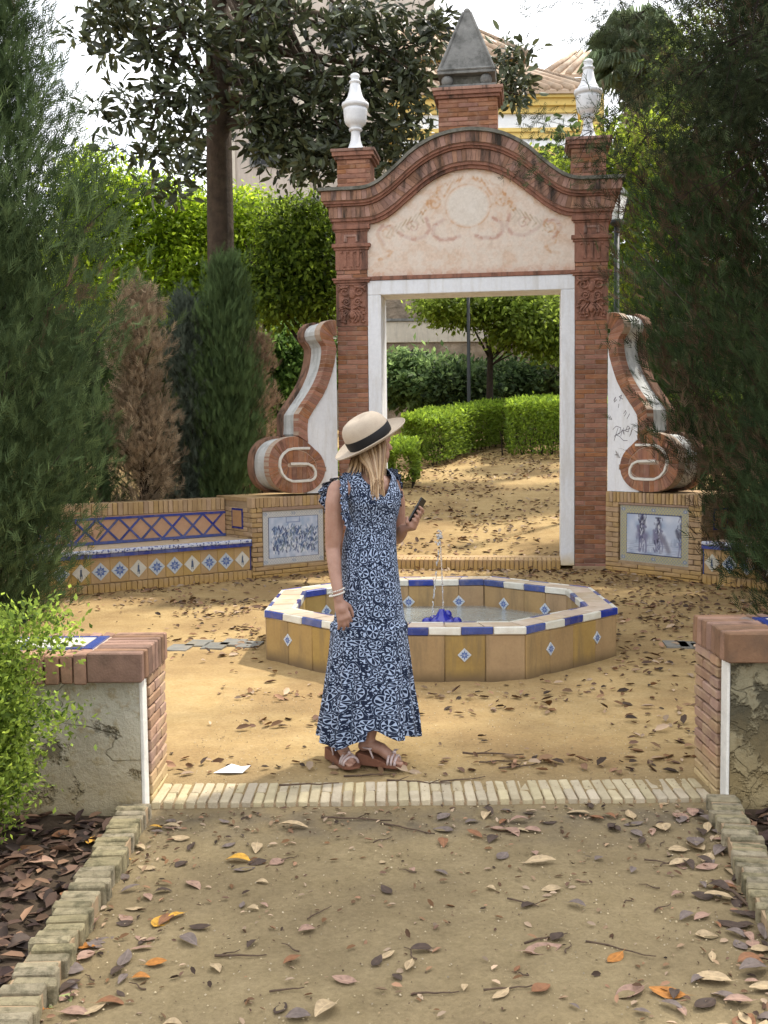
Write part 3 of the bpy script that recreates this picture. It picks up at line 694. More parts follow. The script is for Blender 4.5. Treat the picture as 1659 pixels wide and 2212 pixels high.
def pedestal(s, LW, p0, p1, z0, z1, H):
    c, ang = frame(s); side = 'left' if s < 0 else 'right'
    ped = empty('tiled_pedestal', 'low yellow brick pedestal under the %s scroll, with a framed blue picture of %s' % (side, 'a crowd' if s < 0 else 'three riders'), 'pedestal', c, ang, 'picture pedestals beside the gateway')
    X = lambda a, b: (min(s * a, s * b), max(s * a, s * b))
    a, b = X(0, LW - .006); MB().box(a, b, .06, .84, -.04, H - .006).build('core', YMORT, ped)
    # side face bricks and coping
    def br(w0, w1, za, zb_, y0=0, y1=.059): a, b = X(w0, w1); brick(ped, YBRICK, a, b, y0, y1, za, zb_)
    def grid(w0, w1, za, zb_, bl):
        n = round((zb_ - za) / .058); h = (zb_ - za) / n
        for i in range(n):
            x = w0 - (bl / 2 if i % 2 else 0)
            while x < w1 - .005:
                q0, q1 = max(x, w0), min(x + bl, w1)
                if w1 - q1 < .025: q1 = w1
                if q1 - q0 > .02: br(q0, q1, za + i * h, za + (i + 1) * h)
                x = x + bl if q1 < w1 else w1
    zt_ = H - .125
    grid(0, p0 - .012, .12, zt_, .21); grid(p1 + .012, LW, .12, zt_, .15)
    grid(0, LW, -.03, .12, .24)
    n = round(LW / .054)
    for i in range(n): br(LW * i / n, LW * (i + 1) / n, zt_, H, 0, .12)
    if z0 - .12 > .01: a, b = X(p0 - .012, p1 + .012); MB().box(a, b, .005, .059, .12, z0).build('sill', YMORT, ped)
    a, b = X(p0 - .01, p1 + .01); MB().box(a, b, .004, .059, z1 + .006, zt_).build('head_strip', MORTAR_DK, ped) if zt_ - z1 > .012 else None
    Vp, Fp, Cp = paint_panel('crowd' if s < 0 else 'riders', p1 - p0, z1 - z0)
    Vp[:, 0] += a + .01; Vp[:, 2] += z0; Vp[:, 1] = .022
    MB().box(a + .01, b - .01, .0225, .055, z0, z1).build('panel_backing', YMORT, ped)
    pn = link('picture_tile_panel', np_mesh('picture_tile_panel', Vp, Fp, PRINT, Cp), ped)
    # end face (seen beyond the bench seat): bricks facing outwards
    xo = s * LW
    for i in range(15):
        za = -.03 + i * (H - .125 + .03) / 15; zb_ = za + (H - .095) / 15
        for j, (ya, yb) in enumerate(((.0, .20), (.20, .42), (.42, .64)) if i % 2 else ((.0, .10), (.10, .32), (.32, .54), (.54, .64))):
            if ya < .06 and i % 2 == 0: continue
            M = Matrix.Translation((xo, (ya + yb) / 2, (za + zb_) / 2)) @ Matrix.Rotation(math.pi / 2, 4, 'Z')
            brick(ped, YBRICK, -(yb - ya) / 2, (yb - ya) / 2, -.006, .006, -(zb_ - za) / 2, (zb_ - za) / 2, M=M)
    MB().box(xo - .004 if s > 0 else xo - .012, xo + .012 if s > 0 else xo + .004, .20, .46, .56, .80).build('square_tile_border', BLUE, ped)
    MB().box(xo - .002 if s > 0 else xo - .016, xo + .016 if s > 0 else xo + .002, .225, .435, .585, .775).build('square_tile', TERTILE, ped)
    a, b = X(0, LW); MB().box(a, b, .12, .86, H - .05, H).build('coping', YBRICK, ped, bevel=.006)
    return ped
pedestal(-1, 1.24, .235, 1.085, .13, .765, .935)
pedestal(1, 1.35, .21, 1.166, .15, .80, .955)

def diamond_tile(par, cx, cz, h, y, kind, hx=None, M=None, d=.006):
    hx = hx or h; I_ = M or Matrix.Identity(4)
    def q(k, y_): return [I_ @ Vector((cx + a * hx * k, y_, cz + b * h * k)) for a, b in ((-1, 0), (0, -1), (1, 0), (0, 1))]
    o = MB().add(q(1, y) + q(.96, y - d), [(4, 5, 6, 7), (0, 1, 5, 4), (1, 2, 6, 5), (2, 3, 7, 6), (3, 0, 4, 7)]).build('diamond_tile', CREAM if kind == 'figure' else PALEB, par)
    fl = MB()
    if kind == 'figure':
        y2 = y - d - .0012
        def poly(ps): n = len(ps); fl.add([I_ @ Vector((cx + a * hx, y2, cz + b * h)) for a, b in ps], [tuple(range(n))])
        v = random.choice((0, 1, 2))
        poly([(-.05, .45), (.05, .45), (.05, .56), (-.05, .56)]); poly([(-.10, .40), (.10, .40), (.14 if v else .08, 0), (.18, -.35), (-.16, -.35), (-.12, 0)])
        poly([(-.12, -.36), (-.04, -.36), (-.05, -.62), (-.12, -.62)]); poly([(.04, -.36), (.12, -.36), (.14, -.60), (.06, -.62)])
        if v == 1: poly([(.12, .1), (.3, .0), (.3, .06), (.12, .2)])
        fl.build('painted_figure', INK, o)
    else:
        for k in range(4):
            a = k * math.pi / 2 + math.pi / 4
            for r0, rw in ((.36, .20), (.16, .10)):
                c_, s_ = math.cos(a), math.sin(a); ps = []
                for da, rr in ((0, r0 - rw), (.55, r0), (0, r0 + rw), (-.55, r0)): ps.append(I_ @ Vector((cx + hx * rr * math.cos(a + da), y - d - .0012, cz + h * rr * math.sin(a + da))))
                fl.add(ps, [(0, 1, 2, 3)])
        for k in range(4):
            a = k * math.pi / 2; ps = []
            for da, rr in ((0, .10), (.25, .40), (0, .72), (-.25, .40)): ps.append(I_ @ Vector((cx + hx * rr * math.cos(a + da), y - d - .0013, cz + h * rr * math.sin(a + da))))
            fl.add(ps, [(0, 1, 2, 3)])
        fl.build('painted_flower', BLUEP, o)
    return o
PALEB = plain('pale_blue_glaze', (.50, .54, .58), (.42, .46, .50), 30, .3, .05, spec=.5); INK = plain('blue_black_ink', (.08, .11, .18), None, 30, .4, 0); BLUEP = plain('cobalt_paint', (.10, .16, .38), None, 40, .35, 0)
N = NT('nosing_tile'); v = N.co('Object', (1, 1, 1)); vr = N.n('TexVoronoi'); vr.inputs['Scale'].default_value = 34; N.link(v, vr.inputs['Vector'])
nn_ = N.noise(v, 70, 3); cc = N.mix(N.ramp(N.math('ADD', vr.outputs['Distance'], N.math('MULTIPLY', nn_, .5)), .58, .68), (.07, .09, .26), (.52, .55, .64)); NOSE = N.out(cc, .3, .5)

def bench(s, LW, wend):
    c, ang = frame(s); side = 'left' if s < 0 else 'right'
    b_ = empty('tiled_bench', 'tiled masonry bench with blue lattice back %s' % ('along the left side of the plaza' if s < 0 else 'mostly hidden by the dark right conifer'), 'bench', c, ang, 'tiled benches around the plaza')
    X = lambda a, b: (min(s * a, s * b), max(s * a, s * b))
    a, b = X(LW + .013, wend)
    back = MB().box(a, b, .64, .86, -.03, .905).build('backrest', YMORT, b_)
    n = round((wend - LW) / .062)
    for i in range(n):
        q0, q1 = X(LW + .012 + (wend - LW - .012) * i / n, LW + .012 + (wend - LW - .012) * (i + 1) / n)
        brick(back, YBRICK, q0, q1, .618, .86, .765, .915)
        brick(b_, YBRICK, q0, q1, -.004, .08, -.03, .095)
    MB().box(a, b, .622, .64, .455, .765).build('lattice_bed', TERTILE, back)
    z0, z1 = .475, .755; px = .262
    MB().box(a, b, .612, .622, z1 - .028, z1).build('lattice_border', BLUE, back); MB().box(a, b, .612, .622, z0 - .02, z0 + .012).build('lattice_border', BLUE, back)
    w_ = LW + .05
    k = 0
    while w_ + px < wend:
        for d in (0, 1):
            p0 = Vector((s * (w_ + (px if d else 0)), .6155, z0)); p1 = Vector((s * (w_ + (0 if d else px)), .6155, z1 - .02))
            dd = (p1 - p0); L_ = dd.length; M = Matrix.Translation((p0 + p1) / 2) @ Matrix.Rotation(-math.atan2(dd.z, dd.x), 4, 'Y')
            half = L_ / 2
            for e in (-1, 1): 
                bb = MB().box(min(0, e * half) + .002, max(0, e * half) - .002, -.001 * (d + 1), .006, -.012, .012, M).build('lattice_strip', BLUE, back)
        w_ += px; k += 1
    a2, b2 = X(LW + .013, wend)
    seat = MB().box(a2, b2, .03, .622, .385, .45).build('seat', RIMT, b_)
    n = round((wend - LW) / .155)
    for i in range(n):
        q0, q1 = X(LW + .012 + (wend - LW - .012) * i / n, LW + .012 + (wend - LW - .012) * (i + 1) / n)
        t = MB().box(q0 + .0015, q1 - .0015, -.028, .06, .415, .456).build('nosing_tile', NOSE, seat, bevel=.012)
        MB().box(q0 + .001, q1 - .001, -.018, .03, .375, .4145).build('nosing_band', BLUE, t)
    MB().box(a2, b2, .03, .06, .095, .385).build('front_bed', YMORT, b_)
    pn = 0; w0 = 1.26 + (LW - 1.24); w_ = w0
    i = 0
    while w_ < wend - .1:
        q0, q1 = X(w_, w_ + .2126)
        brick(b_, OCHRE2, q0, q1, .02, .031, .10, .378, name='front_tile', g=.001)
        kinds = ('figure', 'flower', 'flower')
        diamond_tile(b_, s * (w_ + .106), .235 if False else .225, .098, .0185, kinds[i % 3])
        w_ += .2126; i += 1
    a3, b3 = X(LW + .012, w0); MB().box(a3, b3, .015, .031, .095, .38).build('end_strip', BLUE, b_)
    MB().box(a2, b2, .02, .62, -.03, .384).build('base', YMORT, b_) if False else MB().box(a2, b2, .06, .62, -.03, .384).build('base', YMORT, b_)
bench(-1, 1.24, 3.9); bench(1, 1.35, 3.0)

# ------------------------------------------------------------------ fountain
FC = Vector((.41, 7.93, 0)); FR = 1.385; FA = R_(-68.5); FH = .35
ft = empty('octagonal_fountain', 'low octagonal tiled fountain with a blue and white rim in the middle of the plaza', 'fountain', FC, 0)
def oc(k, r): a = FA + k * math.pi / 4; return Vector((r * math.cos(a), r * math.sin(a), 0))
RI = FR - .235
def octwall(nm, ro, ri, z0, z1, m):
    mb = MB(); vs = []
    for k in range(8):
        for r, z in ((ro, z0), (ro, z1), (ri, z1), (ri, z0)): p = oc(k, r); vs.append((p.x, p.y, z))
    fs = []
    for k in range(8):
        a, b = 4 * k, 4 * ((k + 1) % 8)
        for j in range(4): fs.append((a + j, a + (j + 1) % 4, b + (j + 1) % 4, b + j)[::-1])
    return mb.add(vs, fs).build(nm, m, ft)
octwall('basin_wall', FR - .03, RI + .03, -.05, FH - .05, YMORT); rim = octwall('rim_bed', FR - .012, RI + .012, FH - .055, FH - .012, MORTAR)
for k in range(8):
    A, B = oc(k, FR), oc(k + 1, FR); d = (B - A).normalized(); nrm = Vector((d.y, -d.x, 0)); L_ = (B - A).length
    rot = Matrix(((d.x, -nrm.x, 0, A.x), (d.y, -nrm.y, 0, A.y), (0, 0, 1, 0), (0, 0, 0, 1)))   # local x along edge, y inwards
    for i in range(5):      # outer edging tiles
        brick(rim, BLUE if (i + k) % 2 == 0 else CREAM, L_ * i / 5, L_ * (i + 1) / 5, 0, .03, FH - .055, FH, name='edge_tile', g=.002, M=rot)
        if 0 < i < 4: pass
    for i in range(4):      # body tiles
        brick(ft, OCHRE, L_ * i / 4 + (.006 if i == 0 else 0), L_ * (i + 1) / 4 - (.006 if i == 3 else 0), .008, .032, -.03, FH - .056, name='wall_tile', g=.001, M=rot)
    for f in ((.20, .62) if k % 2 else (.25, .76)):
        diamond_tile(ft, L_ * f, .165, .046, .0075, 'flower', .046, M=rot)
    # rim top pavers
    A2, B2 = oc(k, RI), oc(k + 1, RI); ti = math.tan(math.pi / 8)
    for i in range(4):
        w0 = .032; w1 = .203
        def pt(f, wv): a_ = A + (oc(k, RI) - A).normalized() * (wv / math.cos(math.pi / 8)); b__ = B + (oc(k + 1, RI) - B).normalized() * (wv / math.cos(math.pi / 8)); return a_.lerp(b__, f)
        e = .006
        c4 = [pt(i / 4 + e, w0), pt((i + 1) / 4 - e, w0), pt((i + 1) / 4 - e, w1), pt(i / 4 + e, w1)]
        MB().add([(p.x, p.y, FH - .012) for p in c4] + [(p.x, p.y, FH - .002) for p in c4], [(4, 5, 6, 7), (0, 1, 5, 4), (1, 2, 6, 5), (2, 3, 7, 6), (3, 0, 4, 7)]).build('rim_tile', RIMT, rim)
    Li = (B2 - A2).length; di = (B2 - A2).normalized(); ni = Vector((di.y, -di.x, 0))
    roti = Matrix(((di.x, -ni.x, 0, A2.x), (di.y, -ni.y, 0, A2.y), (0, 0, 1, 0), (0, 0, 0, 1)))
    for i in range(4):
        brick(rim, BLUE if (i + k) % 2 else CREAM, Li * i / 4, Li * (i + 1) / 4, -.03, .004, FH - .055, FH, name='edge_tile', g=.002, M=roti)
        brick(ft, OCHRE, Li * i / 4, Li * (i + 1) / 4, -.03, -.006, -.03, FH - .056, name='wall_tile', g=.001, M=roti)
    Mi = roti @ Matrix.Rotation(math.pi, 4, 'Z')
    for f in (.25, .75): diamond_tile(ft, -Li * f, .155, .055, .0055, 'flower', .055, M=Mi)
N = NT('fountain_water'); v = N.geo(); n = N.noise(v, 9, 3); N.bump(N.math('ADD', n, N.noise(v, 30, 2)), .5, .03)
N.b.inputs['Transmission Weight'].default_value = .75; N.b.inputs['IOR'].default_value = 1.33; WATER = N.out((.75, .80, .78), .03, .5)
MB().add([oc(k, RI + .01) + Vector((0, 0, .115)) for k in range(8)], [tuple(range(8))]).build('water', WATER, ft)
BED = plain('basin_floor', (.28, .27, .20), (.12, .12, .09), 9, .7, .4, stain=(.42, .38, .28), st_amt=.5)
MB().add([oc(k, RI + .02) + Vector((0, 0, .02)) for k in range(8)], [tuple(range(8))]).build('basin_floor', BED, ft)
GLZ = plain('cobalt_ceramic', (.015, .02, .30), (.01, .012, .18), 12, .12, .05, spec=.7)
nzl = MB().lathe([(.165, .0), (.17, .02), (.14, .045), (.10, .055), (.085, .075), (.05, .10), (.03, .13), (.02, .15)], 24)
for k in range(6):
    a = k * math.pi / 3; nzl.ball((.115 * math.cos(a), .115 * math.sin(a), .05), (.042, .042, .038), 10, 7)
nzl.ball((.045, .02, .10), (.035, .03, .04), 10, 7)
no = nzl.build('spout', GLZ, ft, smooth=True); no.location = (.03, .0, .112); no['label'] = 'cobalt blue ceramic spout in the water'
N = NT('falling_water'); N.b.inputs['Transmission Weight'].default_value = .85; N.b.inputs['IOR'].default_value = 1.33; JET = N.out((.97, .98, 1), .08, .6)
jt = MB()
def jet(x0, x1, ztop, rad, seed, drops):
    r = random.Random(seed); pts = []; rr = []
    for i in range(46):
        t = i / 45; pts.append((x0 + (x1 - x0) * t ** 1.5 + r.uniform(-.0012, .0012), r.uniform(-.001, .001), .25 + (ztop - .25) * t)); rr.append(rad * r.uniform(.55, 1.25))
    if drops:
        for p in pts:
            if r.random() < .75: jt.ball((p[0] + r.gauss(0, .003), p[1], p[2] - .08), (r.uniform(.004, .009), .006, r.uniform(.008, .018)), 7, 5)
    else: jt.tube(pts, rr, 7)
jet(.04, .02, .80, .0055, 1, False); jet(-.045, .012, .80, .005, 2, True)
for i in range(30): jt.ball((.014 + random.gauss(0, .014), random.gauss(0, .010), .81 + random.gauss(0, .03)), random.uniform(.004, .011), 7, 5)
jt.build('water_jet', JET, ft, smooth=True)

# ------------------------------------------------------------------ entrance: threshold, kerbs, low walls
PAVE = plain('threshold_brick', (.50, .42, .28), (.40, .33, .21), 12, .9, .5, .006, rand=.25, stain=(.28, .22, .14), st_amt=.4)
th = struct(MB().box(-1.03, 1.43, 4.40, 4.64, -.12, -.014).build('threshold', YMORT))
x = -1.03; i = 0
while x < 1.42:
    x1 = min(x + .049, 1.43)
    cut = (4.395, 4.52, 4.645) if i % 2 else (4.395, 4.645)
    for a, b in zip(cut[:-1], cut[1:]): brick(th, PAVE, x, x1, a + .002, b - .002, -.07, 0.004 + random.uniform(-.003, .003), jit=.001)
    x = x1; i += 1
KERB = plain('mossy_kerb_brick', (.40, .335, .205), (.21, .175, .105), 26, .95, .9, .01, rand=.3, stain=(.085, .078, .042), st_amt=.8)
def kerb2(inner0, inner1, outward, nm):
    A = Vector((*inner0, 0)); B = Vector((*inner1, 0)); d = (B - A).normalized(); nn = Vector((d.y, -d.x, 0)); 
    if nn.x * outward < 0: nn = -nn
    L_ = (B - A).length; W_ = .125
    M = Matrix(((d.x, nn.x, 0, A.x), (d.y, nn.y, 0, A.y), (0, 0, 1, 0), (0, 0, 0, 1)))
    if M.to_3x3().determinant() < 0: M = Matrix(((-d.x, nn.x, 0, B.x), (-d.y, nn.y, 0, B.y), (0, 0, 1, 0), (0, 0, 0, 1)))
    k = struct(MB().box(0, L_, .008, W_ - .008, -.12, .03, M).build(nm, YMORT)); n = round(L_ / .048)
    for i in range(n):
        t = random.uniform(-.010, .010); brick(k, KERB, L_ * i / n, L_ * (i + 1) / n, t, W_ + t, -.10, .044 + random.uniform(-.009, .005), M=M, jit=.008, g=.0025)
kerb2((-1.0, 4.30), (-.935, 2.0), -1, 'left_kerb'); kerb2((1.37, 4.34), (1.02, 2.1), 1, 'right_kerb')

CAPB = plain('cap_brick', (.30, .175, .115), (.20, .115, .078), 12, .85, .5, .006, rand=.6, stain=(.10, .07, .05), st_amt=.55, spec=.15)
CAPF = plain('pink_jamb_brick', (.36, .22, .15), (.27, .16, .105), 12, .85, .4, .005, rand=.4, stain=(.45, .33, .18), st_amt=.5, base=(.48, .36, .18), base_h=.14)
def low_wall(s, X0, ztop, label):
    """X0: face of the jamb towards the path; the wall runs outwards from it"""
    lw = empty('low_wall', label, 'wall', (X0, 4.40, 0), 0, 'low walls flanking the path')
    R = lambda a, b: (min(s * a, s * b), max(s * a, s * b))
    hz = ztop - .135
    a, b = R(.012, 1.9); MB().box(a, b, -.085, .01, -.12, hz).build('stucco_face', OLD_L if s < 0 else OLD_R, lw)
    a, b = R(-.003, .0119); MB().box(a, b, -.082, -.004, -.1, hz).build('plaster_edge', LINE_W, lw, bevel=.004)
    a, b = R(.012, 1.9); MB().box(a, b, .03, .36, -.1, hz).build('core', YMORT, lw); a, b = R(.02, 1.9); MB().box(a, b, .011, .031, -.1, hz).build('dark_joint', MORTAR_DK, lw)
    Mr = Matrix.Rotation(math.pi / 2, 4, 'Z')
    n = round((hz + .03) / .05)
    for i in range(n):
        za, zb_ = -.03 + i * (hz + .03) / n, -.03 + (i + 1) * (hz + .03) / n
        for ya, yb in (((.03, .24), (.24, .36)) if i % 2 else ((.03, .14), (.14, .36))):
            M = Matrix.Translation((s * .004, (ya + yb) / 2, (za + zb_) / 2)) @ Mr
            brick(lw, CAPF, -(yb - ya) / 2, (yb - ya) / 2, -.012, .012, -(zb_ - za) / 2, (zb_ - za) / 2, M=M)
    # cap: upright bricks along the path side, and along the front
    n = 8
    for i in range(n):
        ya, yb = -.15 + (.51 if False else .50) * i / n, -.15 + .50 * (i + 1) / n
        if i == 1: yb -= .012
        if i == 2: ya += .004
        M = Matrix.Translation((s * .095, (ya + yb) / 2, ztop - .066)) @ Mr
        brick(lw, CAPB, -(yb - ya) / 2, (yb - ya) / 2, -.115, .115, -.066, .066, M=M, jit=.003)
    w_ = .213; k = 0
    while w_ < 1.2:
        dw = (.058, .058, .066, .12)[k % 4] if k else .058
        a, b = R(w_, w_ + dw); brick(lw, CAPB, a, b, -.145, .10 - .16 * 0 - .13, ztop - .145 + random.uniform(0, .01), ztop - random.uniform(0, .006), jit=.004); w_ += dw; k += 1
    w_ = .213
    while w_ < 1.2:
        a, b = R(w_, w_ + .058); brick(lw, CAPB, a, b, .27, .355, ztop - .13, ztop - .002); w_ += .058
    a, b = R(.21, 1.9); MB().box(a, b, -.03, .272, ztop - .13, ztop - .012).build('cap_bed', RIMT, lw)
    # tile inlay: cream squares in blue strips
    def inlay(m, w0, w1, y0, y1, nm): a, b = R(w0, w1); MB().box(a, b, y0, y1, ztop - .012, ztop - .004).build(nm, m, lw)
    for k in range(3):
        w0 = .222 + k * .30
        inlay(BLUE, w0, w0 + .045, -.02, .262, 'inlay_strip'); inlay(CREAM, w0 + .05, w0 + .295, .01, .225, 'inlay_tile')
        inlay(BLUE, w0 + .05, w0 + .295, -.02, .006, 'inlay_strip'); inlay(BLUE, w0 + .05, w0 + .295, .23, .262, 'inlay_strip')
    return lw
low_wall(-1, -1.035, .69, 'low stucco wall with red brick cap on the left of the path')
low_wall(1, 1.45, .745, 'low decaying stucco wall with red brick cap on the right of the path')
# stone slabs sunk in the sand
SLAB = plain('slate_slab', (.20, .19, .165), (.12, .12, .11), 10, .8, .4, rand=.3, stain=(.25, .2, .13), st_amt=.5)
for nm, pts, lab in (('paving_inset', [(378, 1400), (420, 1390), (455, 1396), (495, 1388), (530, 1393)], 0), ('paving_inset', [(1450, 1392), (1482, 1394), (1512, 1398)], 1)):
    base = None
    for j, (a, b) in enumerate(pts):
        p = on_ground(a + 10, b, 0)
        mb = MB().box(-.085, .085, -.12, .12, -.05, .008, Matrix.Translation((0, 0, 0)) @ Matrix.Rotation(-.12, 4, 'Z'))
        if base is None: base = struct(mb.build(nm, SLAB)); base.location = p
        else: o = mb.build('slab', SLAB, base); o.location = p - base.location

# ------------------------------------------------------------------ vegetation
def rotmats(f, up):
    f = f / (np.linalg.norm(f, axis=1, keepdims=True) + 1e-9)
    x = np.cross(f, up); x /= (np.linalg.norm(x, axis=1, keepdims=True) + 1e-9); z = np.cross(x, f)
    return np.stack([x, f, z], -1)
def scatter(name, P, Fw, size, tmpl, col, mat, parent=None, up=None, aspect=None):
    n = len(P); up = rng.normal(size=(n, 3)) if up is None else up
    Rm = rotmats(Fw, up); tv, tf = tmpl; tv = np.asarray(tv, float)
    vv = np.einsum('nij,kj->nki', Rm, tv) * np.asarray(size).reshape(-1, 1, 1) + P[:, None]
    F = (np.asarray(tf)[None] + (np.arange(n) * len(tv))[:, None, None]).reshape(-1, len(tf[0]))
    return link(name, np_mesh(name, vv.reshape(-1, 3), F, mat, np.repeat(np.clip(col, 0, 1), len(tv), 0)), parent)
LEAF4 = ([(0, 0, 0), (.26, .45, .05), (0, 1, -.06), (-.26, .45, .05)], [(0, 1, 2), (0, 2, 3)])
LEAF6 = ([(0, 0, 0), (.17, .30, .05), (.16, .66, .02), (0, 1, -.10), (-.16, .66, .02), (-.17, .30, .05), (0, .5, -.02)], [(0, 1, 6), (1, 2, 6), (2, 3, 6), (3, 4, 6), (4, 5, 6), (5, 0, 6)])
def sprig(n=9, wd=.035, spread=.55):
    r = random.Random(n); vs = []; fs = []
    for i in range(n):
        t = i / n; b = Vector((0, t * .72, 0)); sd = (-1, 1)[i % 2]; a = spread * (1 - t * .4) * sd
        tip = b + Vector((math.sin(a), math.cos(a), r.uniform(-.35, .35))) * (.5 - .2 * t); k = len(vs)
        vs += [tuple(b + Vector((-wd, 0, 0))), tuple(b + Vector((wd, 0, 0))), tuple(tip)]; fs.append((k, k + 1, k + 2))
    return vs, fs
SPRIG = sprig(8, .030); SPRIG_F = sprig(7, .040, .7)
def sph(n, p=.45):
    d = rng.normal(size=(n, 3)); d /= np.linalg.norm(d, axis=1, keepdims=True); return d, rng.random(n) ** p
def clumped(cl, spread, per, density=1., centres=False):
    """cl: list of (cx,cy,cz,rx,ry,rz,n). Leaves gather in small bunches through each volume."""
    P = []; O = []; K = []; CC = []
    for ci, (cx, cy, cz, rx, ry, rz, n) in enumerate(cl):
        n = int(n * density); m = max(4, n // per); d, r = sph(m, .30)
        C = d * r[:, None] * np.array([rx, ry, rz]) + np.array([cx, cy, cz]); idx = rng.integers(0, m, n)
        P.append(C[idx] + rng.normal(size=(n, 3)) * spread * np.array([1, 1, .7])); O.append(d[idx]); K.append(rng.random(m)[idx]); CC.append(C[idx])
    if centres: return np.concatenate(P), np.concatenate(O), np.concatenate(K), np.concatenate(CC)
    return np.concatenate(P), np.concatenate(O), np.concatenate(K)
def tint(c0, c1, K, jit=.25):
    c = np.array(c0)[None] * (1 - K[:, None]) + np.array(c1)[None] * K[:, None]; return c * (1 + rng.normal(size=(len(K), 1)) * jit)
def limbs(base, crown_pts, r0, trunk_top, n=14, mat=BARK, parent=None, seed=1, lean=0, name='trunk', taper=.55):
    r = random.Random(seed); mb = MB(); base = Vector(base); tt = Vector(trunk_top)
    mid = base.lerp(tt, .5) + Vector((lean, 0, 0)); mb.tube([base - Vector((0, 0, .1)), base.lerp(mid, .15), mid, base.lerp(tt, .8) + Vector((lean * .4, 0, 0)), tt], [r0 * 1.35, r0 * 1.08, r0 * .95, r0 * .82, r0 * taper], 12)
    for i in range(n):
        p = Vector(crown_pts[r.randrange(len(crown_pts))]); s0 = base.lerp(tt, r.uniform(.6, 1)); m_ = s0.lerp(p, .5) + Vector((r.uniform(-.2, .2), r.uniform(-.2, .2), r.uniform(0, .3)))
        rr = r0 * r.uniform(.18, .4); mb.tube([s0, m_, p], [rr, rr * .6, rr * .15], 6)
    return mb.build(name, mat, parent, smooth=True)

def orange_tree(loc, cl, label, c0, c1, n_leaf=1., size=.095, tr=.10, name='orange_tree', cat='tree', grp='leafy trees round the plaza'):
    t = empty(name, label, cat, loc, 0, grp); L0 = np.array(loc)
    P, O, K = clumped(cl, .17, 26, n_leaf); K2 = np.clip(K * .8 + .2 * rng.random(len(K)), 0, 1)
    F = O * .6 + rng.normal(size=O.shape) * .7 + np.array([0, 0, -.25]); up = O + np.array([0, 0, .7]) + rng.normal(size=O.shape) * .45
    scatter('crown', P - L0, F, size * (.6 + .7 * rng.random(len(P))), LEAF4, tint(c0, c1, K2), LEAF_O, t, up)
    zmid = np.mean([c[2] for c in cl]); limbs((0, 0, 0), P[rng.integers(0, len(P), 40)] - L0, tr, (rng.normal() * .1, 0, zmid - L0[2] - .2), 18, BARK2, t, seed=int(abs(loc[0]) * 10))
    return t
def gzf(x, y): return float(gz(np.array(x), np.array(y)))
YG0, YG1 = (.06, .11, .012), (.32, .45, .03)
def px_cl(x, y, Y, rx, ry, n, depth=None):
    p = at(x, y, Y); k = Y / 2230; return (p.x, p.y, p.z, rx * k, depth or rx * k * .8, ry * k, n)
orange_tree((-4.6, 17, .4), [px_cl(215, 420, 16.5, 85, 90, 5200), px_cl(190, 560, 16.5, 90, 90, 5200), px_cl(270, 660, 16.3, 80, 60, 2600)], 'bright green orange tree nearest the tall left conifer', YG0, YG1)
orange_tree((-3.3, 18, .45), [px_cl(345, 470, 17, 100, 80, 6000), px_cl(390, 590, 17, 100, 85, 6000), px_cl(400, 700, 17, 90, 60, 3000)], 'bright green orange tree behind the withered cypress', YG0, YG1)
orange_tree((-2.0, 17, .4), [px_cl(500, 480, 17.5, 110, 65, 6500), px_cl(515, 600, 17.5, 70, 80, 4500)], 'bright green orange tree below the big trunk', YG0, YG1)
orange_tree((-.9, 15.5, .3), [px_cl(655, 530, 15.2, 85, 95, 8500), px_cl(600, 620, 15.2, 70, 75, 4200), px_cl(690, 640, 15.2, 50, 55, 2400)], 'dark green orange tree against the left column of the gateway', (.03, .058, .01), (.15, .22, .024))
orange_tree((5.1, 19, .8), [px_cl(1200, 385, 19, 60, 50, 2200), px_cl(1290, 480, 19, 90, 110, 6500), px_cl(1370, 360, 19, 100, 110, 6500), px_cl(1420, 560, 19, 120, 120, 6500)], 'bright leafy tree behind the street lantern on the right', YG0, (.26, .32, .035))
orange_tree((7.4, 21, 1.), [px_cl(1520, 300, 21, 130, 130, 6500), px_cl(1560, 120, 21, 140, 120, 6500)], 'leafy tree high up at the right edge', (.04, .065, .015), (.17, .22, .05))
# tree seen through the doorway
orange_tree((2.76, 27, 1.6), [px_cl(985, 665, 26, 90, 32, 3200), px_cl(1130, 690, 26, 90, 62, 5600), px_cl(1060, 650, 26.5, 160, 40, 4200), px_cl(1180, 730, 26, 50, 45, 2600)], 'orange tree with a slim bare trunk seen through the doorway', (.05, .085, .012), (.22, .30, .05), tr=.09, size=.15)

def shrub(cl, label, c0, c1, size, name='shrub', mat=LEAF, tmpl=LEAF4, spread=.12, per=24, grp='shrubs in the garden'):
    c = cl[0]; z = gzf(c[0], c[1]); loc = (c[0], c[1], z); t = empty(name, label, 'shrub', loc, 0, grp)
    P, O, K = clumped(cl, spread, per); F = O * .7 + rng.normal(size=O.shape) * .6; up = O + np.array([0, 0, .6]) + rng.normal(size=O.shape) * .5
    P[:, 2] = np.maximum(P[:, 2], z + .02)
    scatter('foliage', P - np.array(loc), F, size * (.6 + .8 * rng.random(len(P))), tmpl, tint(c0, c1, K), mat, t, up)
    mb = MB()
    for i in range(9):
        p = P[rng.integers(0, len(P))] - np.array(loc); mb.tube([(random.uniform(-.05, .05), random.uniform(-.05, .05), -.03), (p[0] * .4, p[1] * .4, p[2] * .5), tuple(p)], [.02, .014, .005], 5)
    mb.build('stem', BARK2, t); return t
shrub([px_cl(905, 826, 30, 78, 52, 5200), px_cl(858, 815, 30, 45, 45, 2000)], 'rounded green shrub seen just right of the left jamb', (.045, .085, .03), (.19, .28, .10), .20, spread=.22)
